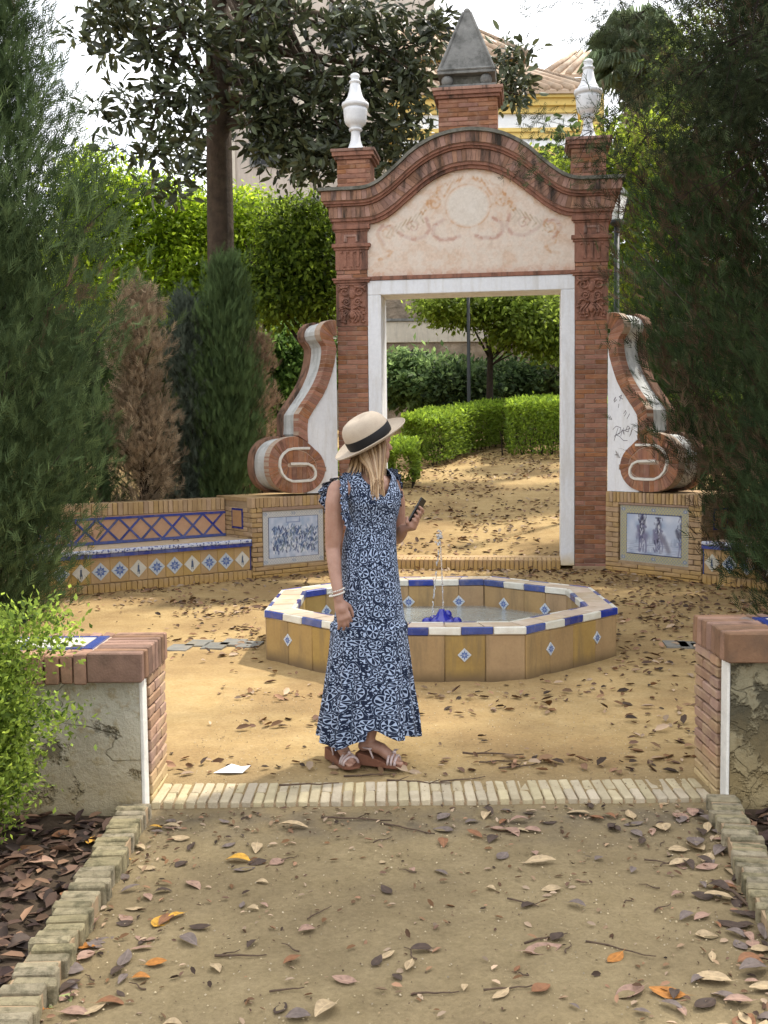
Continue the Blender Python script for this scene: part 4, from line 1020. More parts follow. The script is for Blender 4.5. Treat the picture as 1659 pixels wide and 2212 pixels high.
shrub([px_cl(1000, 830, 29, 70, 48, 4200), px_cl(1100, 820, 30, 60, 45, 2500)], 'dark green shrub around the lamp pole seen through the doorway', (.02, .04, .016), (.09, .14, .05), .18, spread=.22)
shrub([px_cl(1170, 830, 31, 45, 40, 1200)], 'small dark shrub at the foot of the rubble wall', (.02, .03, .012), (.07, .09, .03), .18, spread=.2)
shrub([px_cl(612, 790, 16.5, 48, 85, 4200), px_cl(600, 880, 16.5, 60, 70, 2600)], 'light green shrub between the withered cypress and the scroll', (.035, .075, .018), (.15, .26, .06), .10)
shrub([px_cl(690, 760, 18, 60, 90, 3000)], 'green shrub behind the left column', (.03, .06, .015), (.12, .2, .05), .10)

def hedge(pts, hgt, wd, label, n):
    """clipped hedge along a ground polyline"""
    p0 = pts[0]; z0 = gzf(*p0); t = empty('clipped_hedge', label, 'hedge', (p0[0], p0[1], z0), 0, 'clipped hedges beyond the gateway')
    A = np.array(pts); d = np.concatenate([[0], np.cumsum(np.hypot(*np.diff(A, axis=0).T))]); s_ = rng.random(n) * d[-1]
    cx = np.interp(s_, d, A[:, 0]); cy = np.interp(s_, d, A[:, 1]); k = np.clip(np.searchsorted(d, s_) - 1, 0, len(A) - 2); T = (A[k + 1] - A[k]); T /= np.linalg.norm(T, axis=1, keepdims=True); Nn = np.stack([-T[:, 1], T[:, 0]], 1)
    face = rng.random(n); off = (rng.random(n) - .5) * wd; h = rng.random(n) ** .8 * hgt; topm = face < .42
    h = np.where(topm, hgt * (1 - .05 * rng.random(n)), h); sd = np.where(rng.random(n) < .5, -1, 1); off = np.where(topm, off, sd * wd / 2 * (1 - .15 * rng.random(n)))
    s_e = rng.random(n) < .08; k0 = T[np.argmin(s_)]; cx = np.where(s_e, A[0, 0] - k0[0] * .08, cx); cy = np.where(s_e, A[0, 1] - k0[1] * .08, cy); off = np.where(s_e, (rng.random(n) - .5) * wd, off)
    x = cx + Nn[:, 0] * off; y = cy + Nn[:, 1] * off; z = gz(x, y) + np.maximum(h, .18) + vnoise(x, y, .35, 8) * .13 * (h > .3)
    P = np.stack([x, y, z], 1) - np.array([p0[0], p0[1], z0]); O = np.where(topm[:, None], np.array([[0, 0, 1.]]), np.stack([Nn[:, 0] * sd, Nn[:, 1] * sd, np.full(n, .2)], 1))
    P += rng.normal(size=P.shape) * .035
    K = np.clip(.25 + .5 * (h / hgt) ** 3 + .25 * rng.random(n), 0, 1)  # leaf colour brightens with height: sunlight on the hedge top painted in
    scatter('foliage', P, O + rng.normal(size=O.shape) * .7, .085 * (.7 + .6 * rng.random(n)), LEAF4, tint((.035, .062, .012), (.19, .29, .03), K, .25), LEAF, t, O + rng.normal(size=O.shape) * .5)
    mb = MB()
    for i in range(int(d[-1] / .22)):
        q = i * .22; x_, y_ = float(np.interp(q, d, A[:, 0])), float(np.interp(q, d, A[:, 1]))
        for e in (-.25, .2): mb.tube([(x_ + e - p0[0], y_ - p0[1], gzf(x_, y_) - z0 - .03), (x_ + e * 1.4 + random.uniform(-.06, .06) - p0[0], y_ - p0[1] + random.uniform(-.1, .1), gzf(x_, y_) - z0 + hgt * .45)], [.018, .010], 5)
    stuff(mb.build('stem', BARK2, t))
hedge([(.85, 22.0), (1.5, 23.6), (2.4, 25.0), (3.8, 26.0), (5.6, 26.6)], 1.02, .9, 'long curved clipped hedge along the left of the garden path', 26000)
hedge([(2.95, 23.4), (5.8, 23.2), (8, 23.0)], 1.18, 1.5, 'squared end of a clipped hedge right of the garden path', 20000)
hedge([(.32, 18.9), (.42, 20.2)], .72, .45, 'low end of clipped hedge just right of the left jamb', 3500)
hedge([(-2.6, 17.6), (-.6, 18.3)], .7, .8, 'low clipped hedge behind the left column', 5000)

# conifers
def conifer(loc, H, prof, nb, per, size, c0, c1, label, tmpl=SPRIG, up_k=.9, trunk=.08, name='cypress', cat='tree', spread=.5, brown=0, tilt=.55, extra=None, grp='cypresses and conifers'):
    """prof: list of (height fraction, radius)"""
    t = empty(name, label, cat, loc, 0, grp); hs = np.array([p[0] for p in prof]) * H; rs = np.array([p[1] for p in prof])
    h = rng.random(nb) ** .9 * H; a = rng.random(nb) * 2 * math.pi; fr_ = rng.random(nb) < .42; a = np.where(fr_, -np.abs(a % math.pi), a); lump = 1 + .22 * np.sin(a * 3 + h * 2.1 + loc[0] * 7) * np.sin(h * 3.3 + loc[1]); L_ = np.interp(h, hs, rs) * (.66 + .50 * rng.random(nb)) * lump
    dirs = np.stack([np.cos(a) , np.sin(a), np.full(nb, up_k) * (.6 + .7 * rng.random(nb))], 1)
    base = np.stack([np.zeros(nb), np.zeros(nb), h - up_k * L_ * .6], 1)
    i = np.repeat(np.arange(nb), per); u = rng.random(nb * per) ** .55
    P = base[i] + dirs[i] * (L_[i] * u)[:, None] + rng.normal(size=(nb * per, 3)) * (size * spread)
    P[:, 2] = np.maximum(P[:, 2], .05 + .1 * rng.random(len(P)))
    K = np.clip(rng.random(nb)[i] * .65 + .35 * rng.random(nb * per), 0, 1); c = tint(c0, c1, K, .2)
    if brown: m = (rng.random(nb)[i] < brown); c[m] = tint((.045, .032, .02), (.115, .08, .05), K[m], .2)
    size = size * .86; F = dirs[i] * tilt + np.array([0, 0, up_k * .5]) + rng.normal(size=P.shape) * .42
    scatter('foliage', P, F, size * (.6 + .8 * rng.random(len(P))), tmpl, c, NEEDLE, t)
    mb = MB(); mb.tube([(0, 0, -.1), (0, 0, H * .4), (0, 0, H * .92)], [trunk, trunk * .75, trunk * .2], 8)
    for k in range(0, nb, max(1, nb // 70)):
        e = base[k] + dirs[k] * L_[k] * .8; mb.tube([(0, 0, max(.1, base[k][2] - .1)), tuple(base[k] + dirs[k] * L_[k] * .3), tuple(e)], [.018, .013, .004], 5)
    mb.build('trunk', BARK2, t, smooth=True)
    return t
CY0, CY1 = (.018, .032, .014), (.088, .128, .052)
conifer((-3.55, 9.1, 0), 7.2, [(0, .80), (.10, 1.02), (.25, 1.20), (.42, 1.25), (.55, 1.0), (.68, .68), (.85, .45), (1, .1)], 1250, 46, .17, CY0, CY1, 'huge feathery dark green conifer at the left edge of the photo', name='conifer', trunk=.14, brown=.015)
conifer((-4.25, 12.4, 0), 4.0, [(0, .45), (.3, .62), (.7, .45), (1, .05)], 260, 34, .16, (.03, .055, .018), (.09, .15, .04), 'green cypress between the big left conifer and the withered one')
conifer((-3.55, 11.9, 0), 2.9, [(0, .40), (.4, .45), (.8, .3), (1, .05)], 170, 34, .15, CY0, (.06, .10, .04), 'short dark cypress just left of the withered one')
conifer((-2.86, 12.35, 0), 3.35, [(0, .34), (.3, .30), (.5, .44), (.65, .22), (.8, .38), (1, .06)], 200, 34, .15, (.16, .115, .072), (.44, .34, .22), 'withered brown cypress behind the tiled bench', tmpl=SPRIG_F, grp=None)
conifer((-2.45, 13.1, 0), 3.35, [(0, .35), (.5, .40), (.8, .3), (1, .05)], 220, 36, .15, (.05, .065, .05), (.15, .18, .13), 'grey green cypress between the withered and the bright one')
conifer((-1.93, 13.0, 0), 3.75, [(0, .36), (.4, .42), (.75, .33), (1, .05)], 330, 38, .16, (.035, .055, .024), (.12, .18, .065), 'bright green upright cypress left of the scroll', up_k=1.8)
conifer((-1.62, 13.65, 0), 2.95, [(0, .16), (.5, .2), (.8, .16), (1, .03)], 110, 30, .13, (.16, .11, .07), (.42, .30, .19), 'thin withered cypress squeezed beside the scroll', tmpl=SPRIG_F)
# right: massive dark conifer, drooping over the right bench
conifer((4.45, 10.7, 0), 8.4, [(0, .9), (.10, 1.3), (.20, 1.9), (.34, 2.15), (.48, 1.85), (.7, 1.2), (.85, .9), (1, .3)], 1150, 44, .20, (.010, .018, .009), (.048, .072, .030), 'massive dark conifer on the right side of the plaza', name='conifer', trunk=.18, brown=.28)
conifer((4.2, 14.2, .2), 5.2, [(0, .9), (.2, 1.15), (.5, 1.2), (.75, .9), (1, .2)], 520, 40, .16, (.016, .032, .012), (.06, .11, .03), 'dark green cypress rising behind the right scroll', trunk=.08)
conifer((-3.1, 13.5, 0), 3.5, [(0, .6), (.4, .7), (.75, .5), (1, .1)], 230, 34, .15, CY0, (.08, .13, .045), 'dark green cypress filling the gap behind the withered one', trunk=.06)
conifer((-2.2, 14.2, 0), 3.5, [(0, .5), (.4, .6), (.75, .45), (1, .1)], 200, 34, .15, CY0, (.08, .13, .045), 'dark green cypress behind the grey green one', trunk=.06)
conifer((3.45, 7.9, 0), 3.3, [(0, .35), (.12, .62), (.3, .75), (.55, .62), (.8, .4), (1, .08)], 420, 44, .16, (.012, .022, .011), (.05, .075, .03), 'dark conifer bough hanging over the right bench', name='conifer', trunk=.08, brown=.12)
conifer((4.3, 7.3, 0), 8.8, [(0, .7), (.2, 1.2), (.4, 1.35), (.6, 1.45), (.8, 1.5), (.95, 1.2), (1, .6)], 850, 40, .18, (.010, .018, .010), (.042, .065, .028), 'tall shadowy conifer filling the right edge of the photo', name='conifer', trunk=.15, brown=.25)
# bare twiggy boughs reaching over the right pier
tw = empty('bare_branch', 'dark twiggy branches reaching out over the right pier of the gateway', 'branch', (4.3, 8.2, 5), 0)
mb = MB(); r = random.Random(3); tips = []
def grow(p, d, l, rad, lev):
    p = Vector(p); pts = [p]; 
    for k in range(4): d = (d + Vector((r.gauss(0, .14), r.gauss(0, .14), r.gauss(-.03, .12)))).normalized(); p = p + d * l / 4; pts.append(p)
    mb.tube(pts, [rad * (1 - .2 * k) for k in range(5)], 5)
    if lev:
        for k in range(5 if lev > 1 else 6): q = pts[r.randrange(1, 5)]; grow(q, (d + Vector((r.gauss(0, .5), r.gauss(0, .5), r.gauss(-.15, .45)))).normalized(), l * r.uniform(.4, .65), rad * .45, lev - 1)
    else: tips.append(p)
for (x_, y_, z_, dx, dz) in ((0, .2, .2, -1, .02), (.1, .3, -.4, -1, -.06), (.2, .1, -.1, -1, .02), (0, .3, .5, -1, -.08), (.1, .4, -.65, -1, -.02)):
    grow((x_, y_, z_), Vector((dx, .1, dz)).normalized(), 1.45 if z_ < 0 else 1.75, .02, 2)
mb.build('twig', BARK2, tw)
T = np.array([tuple(t) for t in tips]); idx = rng.integers(0, len(T), 7500); P = T[idx] + rng.normal(size=(7500, 3)) * .11; P = P[P[:, 2] > -1.05]
scatter('foliage', P, rng.normal(size=P.shape) + np.array([-.4, 0, -.5]), .10 * (.6 + .8 * rng.random(len(P))), SPRIG_F, tint((.012, .018, .010), (.05, .065, .03), rng.random(len(P))), NEEDLE, tw)

# magnolia with a thick trunk
mg = empty('magnolia_tree', 'tall magnolia with a thick trunk and big dark leaves against the sky', 'tree', (-2.35, 15.2, .3), 0)
cl = [px_cl(330, 60, 14, 170, 75, 1500), px_cl(270, 230, 13.5, 70, 45, 330), px_cl(400, 210, 14, 90, 90, 900), px_cl(330, 330, 13.5, 80, 40, 350), px_cl(415, 330, 15.8, 55, 70, 420), px_cl(590, 150, 14, 70, 110, 900), px_cl(710, 180, 14, 60, 90, 650), px_cl(790, 60, 14, 110, 70, 1100), px_cl(660, 320, 14.2, 100, 75, 1600), px_cl(850, 190, 14.2, 90, 110, 1700), px_cl(780, 330, 14.5, 100, 60, 1300), px_cl(920, 60, 14, 50, 60, 420), px_cl(570, 250, 14, 45, 120, 700), px_cl(250, 20, 13.5, 110, 35, 450), px_cl(520, 30, 14, 140, 50, 1000), px_cl(880, 300, 14.6, 60, 60, 500), px_cl(360, 400, 13.4, 60, 30, 200), px_cl(1110, 170, 14.3, 40, 90, 620), px_cl(480, 150, 16, 60, 160, 500)]
P, O, K, CC = clumped(cl, .085, 14, .62, True); L0 = np.array((-2.35, 15.2, .3))
F = (P - CC) / .09 + rng.normal(size=O.shape) * .35
scatter('crown', P - L0, F, .175 * (.6 + .6 * rng.random(len(P))), LEAF6, tint((.022, .028, .014), (.10, .118, .055), np.clip(K * .7 + .3 * rng.random(len(K)), 0, 1), .3), LEAF_GL, mg, O * .6 + np.array([0, 0, .8]) + rng.normal(size=O.shape) * .6)
limbs((0, 0, 0), P[rng.integers(0, len(P), 60)] - L0, .20, (.05, 0, 9.5), 44, BARK, mg, seed=5, taper=.8)

# fan palm behind the right pier
def palm(loc, hz, label, R=.75, n=26, c=(.23, .29, .17)):
    t = empty('fan_palm', label, 'palm', loc, 0, 'fan palms'); mb = MB(); mb.tube([(0, 0, -.1), (.03, 0, hz * .5), (0, 0, hz)], [.17, .15, .20], 10); mb.build('trunk', BARK, t, smooth=True)
    V = []; Fc = []; cols = []
    for i in range(n):
        a = i * 2.4; el = R_(80 - 120 * i / n); d = Vector((math.cos(a) * math.cos(el), math.sin(a) * math.cos(el), math.sin(el))); side = d.cross(Vector((0, 0, 1))).normalized(); upv = side.cross(d)
        c0 = Vector((0, 0, hz)) + d * R * .75; cc = np.array(c) * random.uniform(.5, 1.4)
        k = len(V); V += [tuple(Vector((0, 0, hz)) + side * .015), tuple(Vector((0, 0, hz)) - side * .015), tuple(c0)]; Fc.append((k, k + 1, k + 2)); cols += [cc] * 3
        for j in range(26):
            b = R_(-120 + 240 * j / 25 + random.uniform(-3, 3)); ld = (d * math.cos(b) + side * math.sin(b)).normalized(); r_ = R * random.uniform(.8, 1.05)
            m_ = c0 + ld * r_ * .55; tip = m_ + ld * r_ * .25 + Vector((0, 0, -.42 * r_)); w_ = ld.cross(upv).normalized() * .022; k = len(V)
            V += [tuple(c0), tuple(m_ + w_), tuple(tip), tuple(m_ - w_)]; Fc += [(k, k + 1, k + 2), (k, k + 2, k + 3)]; cols += [cc * random.uniform(.8, 1.2)] * 4
    link('crown', np_mesh('crown', V, Fc, LEAF_GL, np.array(cols)), t)
    V = []; Fc = []; cols = []
    for i in range(420):
        a = random.uniform(0, 6.28); z = hz - random.uniform(.1, 1.5); r0 = .16 + .22 * random.random(); k = len(V); u = Vector((math.cos(a), math.sin(a), 0)); sd = Vector((-math.sin(a), math.cos(a), 0)) * .02
        V += [tuple(u * r0 * .5 + Vector((0, 0, z + .35)) + sd), tuple(u * r0 * .5 + Vector((0, 0, z + .35)) - sd), tuple(u * (r0 + .1) + Vector((0, 0, z - .35)))]; Fc.append((k, k + 1, k + 2)); f = (hz - z) / 1.5; cols += [np.array((.16, .19, .08)) * (1 - f) + np.array((.26, .19, .12)) * f] * 3
    link('dead_leaf_skirt', np_mesh('dead_leaf_skirt', V, Fc, LEAF_DRY, np.array(cols)), t)
    return t
p = at(1372, 120, 22.5); palm((p.x, p.y, 1.1), p.z - 1.1, 'fan palm whose fronds spread above the right pier', .80, 26)
p = at(1450, 190, 25); palm((p.x, p.y, 1.1), p.z - 1.1, 'second fan palm half hidden further right', .6)

# woods closing the view behind
def woods(x0, x1, Yw, h, n, label_, c0, c1):
    P = np.stack([rng.uniform(x0, x1, n), rng.normal(Yw, 1.2, n), 0.8 + rng.random(n) * h], 1); P[:, 2] += vnoise(P[:, 0], P[:, 0] * 0, 2.5, 77) * 2.0 * (P[:, 2] / h)
    o = scatter('background_woods', P, rng.normal(size=P.shape), .34 * (.6 + .7 * rng.random(n)), LEAF4, tint(c0, c1, rng.random(n)), LEAF); stuff(o); o['label'] = label_; o['category'] = 'woods'
woods(-24, -1.5, 27, 6.5, 16000, 'dark mass of far off trees closing the view on the left', (.012, .026, .008), (.06, .10, .02))
woods(4.5, 26, 30, 9, 17000, 'dark mass of far off trees closing the view on the right', (.016, .028, .01), (.07, .11, .025))

# ------------------------------------------------------------------ bright small-leaved bush by the left wall
bb = empty('boxwood_bush', 'bright small leaved bush in front of the left low wall', 'shrub', (-1.78, 3.72, -.02), 0)
cl = [(-1.75, 3.74, .50, .42, .34, .48, 24000), (-1.60, 3.68, .68, .28, .26, .30, 15000), (-1.52, 3.70, .40, .20, .22, .28, 4600), (-1.24, 3.72, .56, .09, .07, .05, 380), (-1.27, 3.72, .88, .10, .10, .10, 900)]
P, O, K = clumped(cl, .050, 14); L0 = np.array((-1.78, 3.72, -.02)); P[:, 2] = np.maximum(P[:, 2], .0)
scatter('foliage', P - L0, O * .6 + rng.normal(size=O.shape) * .6 + np.array([0, 0, .3]), .026 * (.6 + .7 * rng.random(len(P))), LEAF4, tint((.045, .08, .015), (.27, .37, .06), K, .25), LEAF, bb, O + rng.normal(size=O.shape) * .5)
mb = MB()
for i in range(40):
    p = P[rng.integers(0, len(P))] - L0; mb.tube([(random.uniform(-.1, .1), random.uniform(-.1, .1), -.03), (p[0] * .4, p[1] * .4, p[2] * .5), tuple(p)], [.009, .006, .002], 5)
mb.build('stem', BARK2, bb)

# ------------------------------------------------------------------ lamps
def lantern_post(x_, ytop, Y_, name, label, zbase, full=True, H=None):
    p = at(x_, ytop, Y_); h = p.z - zbase; t = empty(name, label, 'street lamp', (p.x, p.y, zbase), 0)
    MB().lathe([(.11, 0), (.11, .25), (.07, .32), (.055, .9), (.045, .95), (.042, h - .62)], 14).build('pole', BLACK, t, smooth=True)
    MB().lathe([(.04, h - .64), (.10, h - .60), (.115, h - .55), (.06, h - .53)], 12).build('collar', BLACK, t, smooth=True)
    zb_ = h - .53
    MB().lathe([(.085, zb_), (.165, zb_ + .34)], 4).build('lantern_glass', GLASSW, t)
    fr_ = MB()
    for k in range(4):
        a = k * math.pi / 2; fr_.tube([(.09 * math.cos(a), .09 * math.sin(a), zb_), (.175 * math.cos(a), .175 * math.sin(a), zb_ + .35)], .011, 5)
    fr_.lathe([(.19, zb_ + .34), (.20, zb_ + .37), (.11, zb_ + .47), (.06, zb_ + .50), (.05, zb_ + .54), (.02, zb_ + .60)], 4); fr_.build('lantern_frame', BLACK, t)
    return t
lantern_post(1333, 398, 16, 'street_lamp', 'black street lantern with pale glass beside the right column', .3)
lantern_post(1011, 500, 25, 'street_lamp', 'slim grey lamp pole seen through the doorway', 1.4)

# ------------------------------------------------------------------ buildings and garden walls
def rubble(name, c):
    N = NT(name); v = N.geo(); vr = N.n('TexVoronoi'); vr.inputs['Scale'].default_value = 2.6; N.link(v, vr.inputs['Vector'])
    col = N.mix(N.ramp(vr.outputs['Distance'], .2, .75), tuple(x * 1.15 for x in c), tuple(x * .4 for x in c)); col = N.mix(.5, col, N.mix(N.noise(v, 1.2, 6), (.08, .06, .045), (.50, .42, .32)))
    N.bump(N.math('ADD', vr.outputs['Distance'], N.noise(v, 9, 5)), .8, .08); return N.out(col, .95, .2)
RUB = rubble('rubble_stone', (.30, .22, .15))
BEIGE = plain('beige_render', (.58, .52, .43), (.47, .42, .34), .8, .9, .2, stain=(.30, .27, .23), st_amt=.45, streak=True)
gw = empty('garden_wall', 'old rubble garden wall with a beige rendered parapet seen through the doorway', 'wall', (0, 34.4, 1.6), 0)
MB().box(-14, 16, 0, .6, -.3, 3.25).build('rubble_wall', RUB, gw); MB().box(-14, 5.4, -.06, .5, 3.25, 3.95).build('parapet', BEIGE, gw, bevel=.02)
MB().box(-14, 5.4, -.12, .56, 3.95, 4.03).build('parapet_coping', GREY, gw); MB().box(-14, 16, .8, 1.2, 3.0, 5.9).build('upper_rubble_wall', RUB, gw)
bb_ = empty('beige_building', 'tall beige rendered building hidden behind the magnolia', 'building', (-2, 44, 0), 0)
MB().box(-4.6, 4.3, 0, 9, 0, 24).build('wall', plain('pinkish_render', (.52, .45, .38), (.42, .36, .31), .5, .9, .2, stain=(.33, .28, .24), st_amt=.4, streak=True), bb_)
for z in (11.5, 16.2, 20.8): MB().box(-4.7, 4.4, -.15, 9.1, z, z + .3).build('string_course', GREY, bb_)
for x_ in (-4.3, -1.2, 2.4): MB().box(x_ - .25, x_ + .25, -.12, .1, 0, 23.9).build('pilaster', BEIGE, bb_)
for z in (9, 13.2, 17.8):
    for x_ in (-2.8, .6): f_ = MB().box(x_ - .65, x_ + .65, -.08, .12, z - .1, z + 1.9).build('window', GREY, bb_); MB().box(x_ - .5, x_ + .5, -.1, -.081, z, z + 1.75).build('pane', BLACK, f_)

WHITEP = plain('white_lime', (.80, .82, .84), (.74, .76, .79), .6, .85, .1); YEL = plain('yellow_paint', (.68, .50, .17), (.58, .42, .13), .9, .8, .1)
TILEC = plain('barrel_tile', (.46, .34, .24), (.22, .15, .10), 2.5, .9, .3, stain=(.56, .50, .40), st_amt=.5)
ch = empty('white_church', 'white church with yellow cornices and tiled roofs rising behind the gateway', 'church', (0, 36, 0), 0)
def P36(x_, y_, Y_=36): return at(x_, y_, Y_)
p0 = P36(870, 330); p1 = P36(1248, 205); zc_ = p1.z; XR = p1.x; XL = p0.x
MB().box(XL, XR, 0, 9, 0, zc_ - .2).build('wall', WHITEP, ch)
def corn_y(x0, x1, y0, z, prof):
    for i, (dz0, dz1, p) in enumerate(prof): MB().box(x0 - p, x1 + p, y0 - p, y0 + 9 + p, z + dz0, z + dz1).build('cornice', YEL, ch)
corn_y(XL, XR, 0, zc_, [(-1.45, -1.25, .08), (-1.25, -1.12, .16), (-.62, -.42, .15), (-.42, -.20, .30), (-.20, 0, .45)])
def roof(pts_low, pts_high, nm, n):
    """tiled slope between eave line and ridge line, with barrel ribs"""
    A, B = [Vector(p) for p in pts_low]; C_, D_ = [Vector(p) for p in pts_high]
    o = MB().add([A, B, D_, C_], [(0, 1, 2, 3)]).add([A - Vector((0, 0, .12)), B - Vector((0, 0, .12)), B, A], [(0, 1, 2, 3)]).build(nm, TILEC, ch)
    mb = MB()
    for i in range(n + 1):
        t = i / n; mb.tube([A.lerp(B, t) + Vector((0, 0, .03)), C_.lerp(D_, t) + Vector((0, 0, .03))], [.125, .11], 8)
    stuff(mb.build('barrel_tile', TILEC, o, smooth=True))
ex = .55
# lower roof: hip over the main block; upper storey set back with its own roof
roof([(XL - ex, -ex, zc_), (XR + ex, -ex, zc_)], [(XL - ex, 3.4, zc_ + 2.4), (XR - 2.4, 3.4, zc_ + 2.4)], 'front_roof', 17)
roof([(XR + ex, -ex, zc_), (XR + ex, 8, zc_)], [(XR - 2.4, 3.4, zc_ + 2.4), (XR - 2.4, 5.5, zc_ + 2.4)], 'side_roof', 18)
q0 = P36(1065, 112, 38.6); q1 = P36(1138, 122, 38.6); q2 = P36(1050, 55, 40)
MB().box(XL, q1.x - .5, 2.8, 8, zc_, q1.z - .1).build('upper_wall', WHITEP, ch)
MB().box(XL - .1, q1.x - .35, 2.6, 8.1, q1.z - .55, q1.z - .1).build('cornice', YEL, ch)
roof([(XL, 2.2, q1.z - .08), (q1.x, 2.2, q1.z - .08)], [(XL, 4.6, q2.z), (q2.x - .3, 4.6, q2.z)], 'upper_front_roof', 11)
roof([(q1.x, 2.2, q1.z - .08), (q1.x, 8, q1.z - .08)], [(q2.x - .3, 4.6, q2.z), (q2.x - .3, 6, q2.z)], 'upper_side_roof', 12)
r0_ = P36(1190, 165, 40); r1_ = P36(1262, 165, 40); r2_ = P36(1255, 128, 42)
MB().box(r0_.x, r1_.x + .8, 4.2, 8, zc_ - .2, r0_.z).build('rear_wall', YEL, ch)
roof([(r0_.x - .3, 3.8, r0_.z), (r1_.x + 1.2, 3.8, r0_.z)], [(r2_.x - .2, 6.3, r2_.z + .35), (r2_.x + 1.4, 6.3, r2_.z + .35)], 'rear_roof', 6)
wn = MB().box(P36(1150, 340).x, P36(1202, 340).x, -.10, .05, P36(1150, 420).z, P36(1150, 318).z).build('window_surround', YEL, ch); MB().box(P36(1158, 340).x, P36(1194, 340).x, -.115, -.101, P36(1150, 418).z, P36(1150, 335).z).build('pane', BLACK, wn)

# ------------------------------------------------------------------ woman
HAT = plain('felt_hat', (.44, .365, .28), (.38, .31, .24), 30, .9, .2, .002); RIB = plain('black_ribbon', (.008, .008, .010), None, 60, .55, .1)
N = NT('skin'); v = N.geo(); c_ = N.mix(N.ramp(N.noise(v, 14, 6, .7), .3, .7), (.27, .14, .095), (.38, .22, .16)); N.b.inputs['Subsurface Weight'].default_value = .12; N.b.inputs['Subsurface Radius'].default_value = (.012, .005, .003); N.bump(N.noise(v, 260, 3), .12, .001); SKIN = N.out(c_, .48, .4)
def Wp(x_, y_, dy=0): return at(x_, y_, 4.95 + dy)
wo_ = Wp(795, 1645); wo_.z = 0
woman = empty('person', 'woman in a beige hat and long blue patterned dress looking away, phone in hand', 'person', (wo_.x, 4.95, 0), 0)
W0 = Vector((wo_.x, 4.95, 0))
def Q(x_, y_, dy=0): return Wp(x_, y_, dy) - W0
bd = MB()
def chain(pts, rad, n=12):
    pts = [Vector(p) for p in pts]
    bd.tube(pts, rad, n); bd.ball(pts[0], rad[0] * .98, 12, 8); bd.ball(pts[-1], rad[-1] * .98, 12, 8)
S1, S2 = Q(729, 1058, -.05), Q(848, 1046, .11)       # shoulders
hc = Q(803, 950, .03); fdir = Vector((.80, .58, -.05)).normalized()
bd.ball(Q(800, 1056, .02), (.12, .098, .085), 18, 12)
bd.ball(hc, (.076, .092, .105), 18, 14, Matrix.Rotation(math.atan2(-fdir.x, fdir.y), 3, 'Z'))
side_ = fdir.cross(Vector((0, 0, 1))).normalized()
bd.ball(hc + fdir * .045 + Vector((0, 0, -.065)), (.050, .05, .052), 14, 10); bd.ball(hc + fdir * .070 + Vector((0, 0, -.095)), (.024, .024, .02), 12, 8)
chain([hc + fdir * .085 + Vector((0, 0, -.002)), hc + fdir * .108 + Vector((0, 0, -.036))], [.009, .014], 8)      # nose
chain([hc + fdir * .083 + Vector((0, 0, -.064)) + side_ * -.014, hc + fdir * .090 + Vector((0, 0, -.064)), hc + fdir * .083 + Vector((0, 0, -.064)) + side_ * .014], [.006, .009, .006], 8)
for e in (-1, 1): bd.ball(hc + side_ * e * .074 + fdir * -.005 + Vector((0, 0, -.015)), (.012, .018, .026), 8, 6); bd.ball(hc + side_ * e * .03 + fdir * .078 + Vector((0, 0, .005)), (.015, .012, .010), 8, 6); chain([hc + side_ * e * .012 + fdir * .09 + Vector((0, 0, .022)), hc + side_ * e * .045 + fdir * .075 + Vector((0, 0, .022))], [.008, .006], 6)
nk = Q(795, 1010, .03); chain([hc + Vector((-.01, 0, -.06)), nk, Q(796, 1040, .03)], [.052, .050, .062])
chain([S1, Q(765, 1052, 0), Q(796, 1048, .03), Q(828, 1047, .07), S2], [.043, .050, .056, .046, .040])
chain([Q(796, 1045, .03), Q(800, 1085, .03), Q(800, 1130, .03), Q(798, 1175, .03), Q(796, 1230, .03)], [.085, .115, .095, .105, .125], 18)
# hanging arm
chain([S1, Q(723, 1085, -.06), Q(722, 1120, -.055), Q(721, 1150, -.05), Q(719, 1185, -.045), Q(722, 1215, -.07), Q(725, 1245, -.09), Q(730, 1278, -.12), Q(731, 1296, -.13)], [.047, .045, .045, .043, .036, .034, .030, .025, .024], 16)
def hand(wr, d, wv, nv_, L=1., curl=(.25, .45, .5), spread=.0, thumb=1):
    d = Vector(d).normalized(); wv = Vector(wv); wv = (wv - d * wv.dot(d)).normalized(); nv_ = d.cross(wv) * (1 if d.cross(wv).dot(Vector(nv_)) > 0 else -1)   # nv_: back of the hand
    for k in (-1.2, -.4, .4, 1.2): chain([wr, wr + d * .035 + wv * .012 * k, wr + d * .080 * L + wv * .0175 * k], [.021, .0175, .0125], 10)
    bd.ball(wr + d * .045 - nv_ * .002 , (.030, .030, .030), 10, 8)
    for k, (off, ln) in enumerate(((-1.5, .9), (-.5, 1.05), (.5, 1.), (1.5, .8))):
        p = wr + d * (.080 if abs(off) < 1 else .074) + wv * .0165 * off; a = 0; pts = [p]
        for j, sl_ in enumerate((.040, .026, .020)):
            a += curl[j] + .04 * k; dd = (d * math.cos(a) - nv_ * math.sin(a) + wv * spread * off).normalized(); p = p + dd * sl_ * ln; pts.append(p)
        chain(pts, [.0095, .0088, .0078, .0066], 8)
    b0 = wr + d * .022 + wv * .020 * thumb; p1_ = b0 + (d * .6 + wv * thumb * .6 - nv_ * .5).normalized() * .040; p2_ = p1_ + (d * .9 + wv * thumb * .15 - nv_ * .3).normalized() * .030; p3_ = p2_ + (d * 1 - nv_ * .2).normalized() * .024
    chain([b0, p1_, p2_, p3_], [.015, .012, .0098, .0078], 8)
hand(Q(731, 1296, -.13), (.30, -.10, -.95), (.92, .25, .28), (-.2, -.95, .1), L=1.12, curl=(.25, .5, .5), spread=.10, thumb=1)
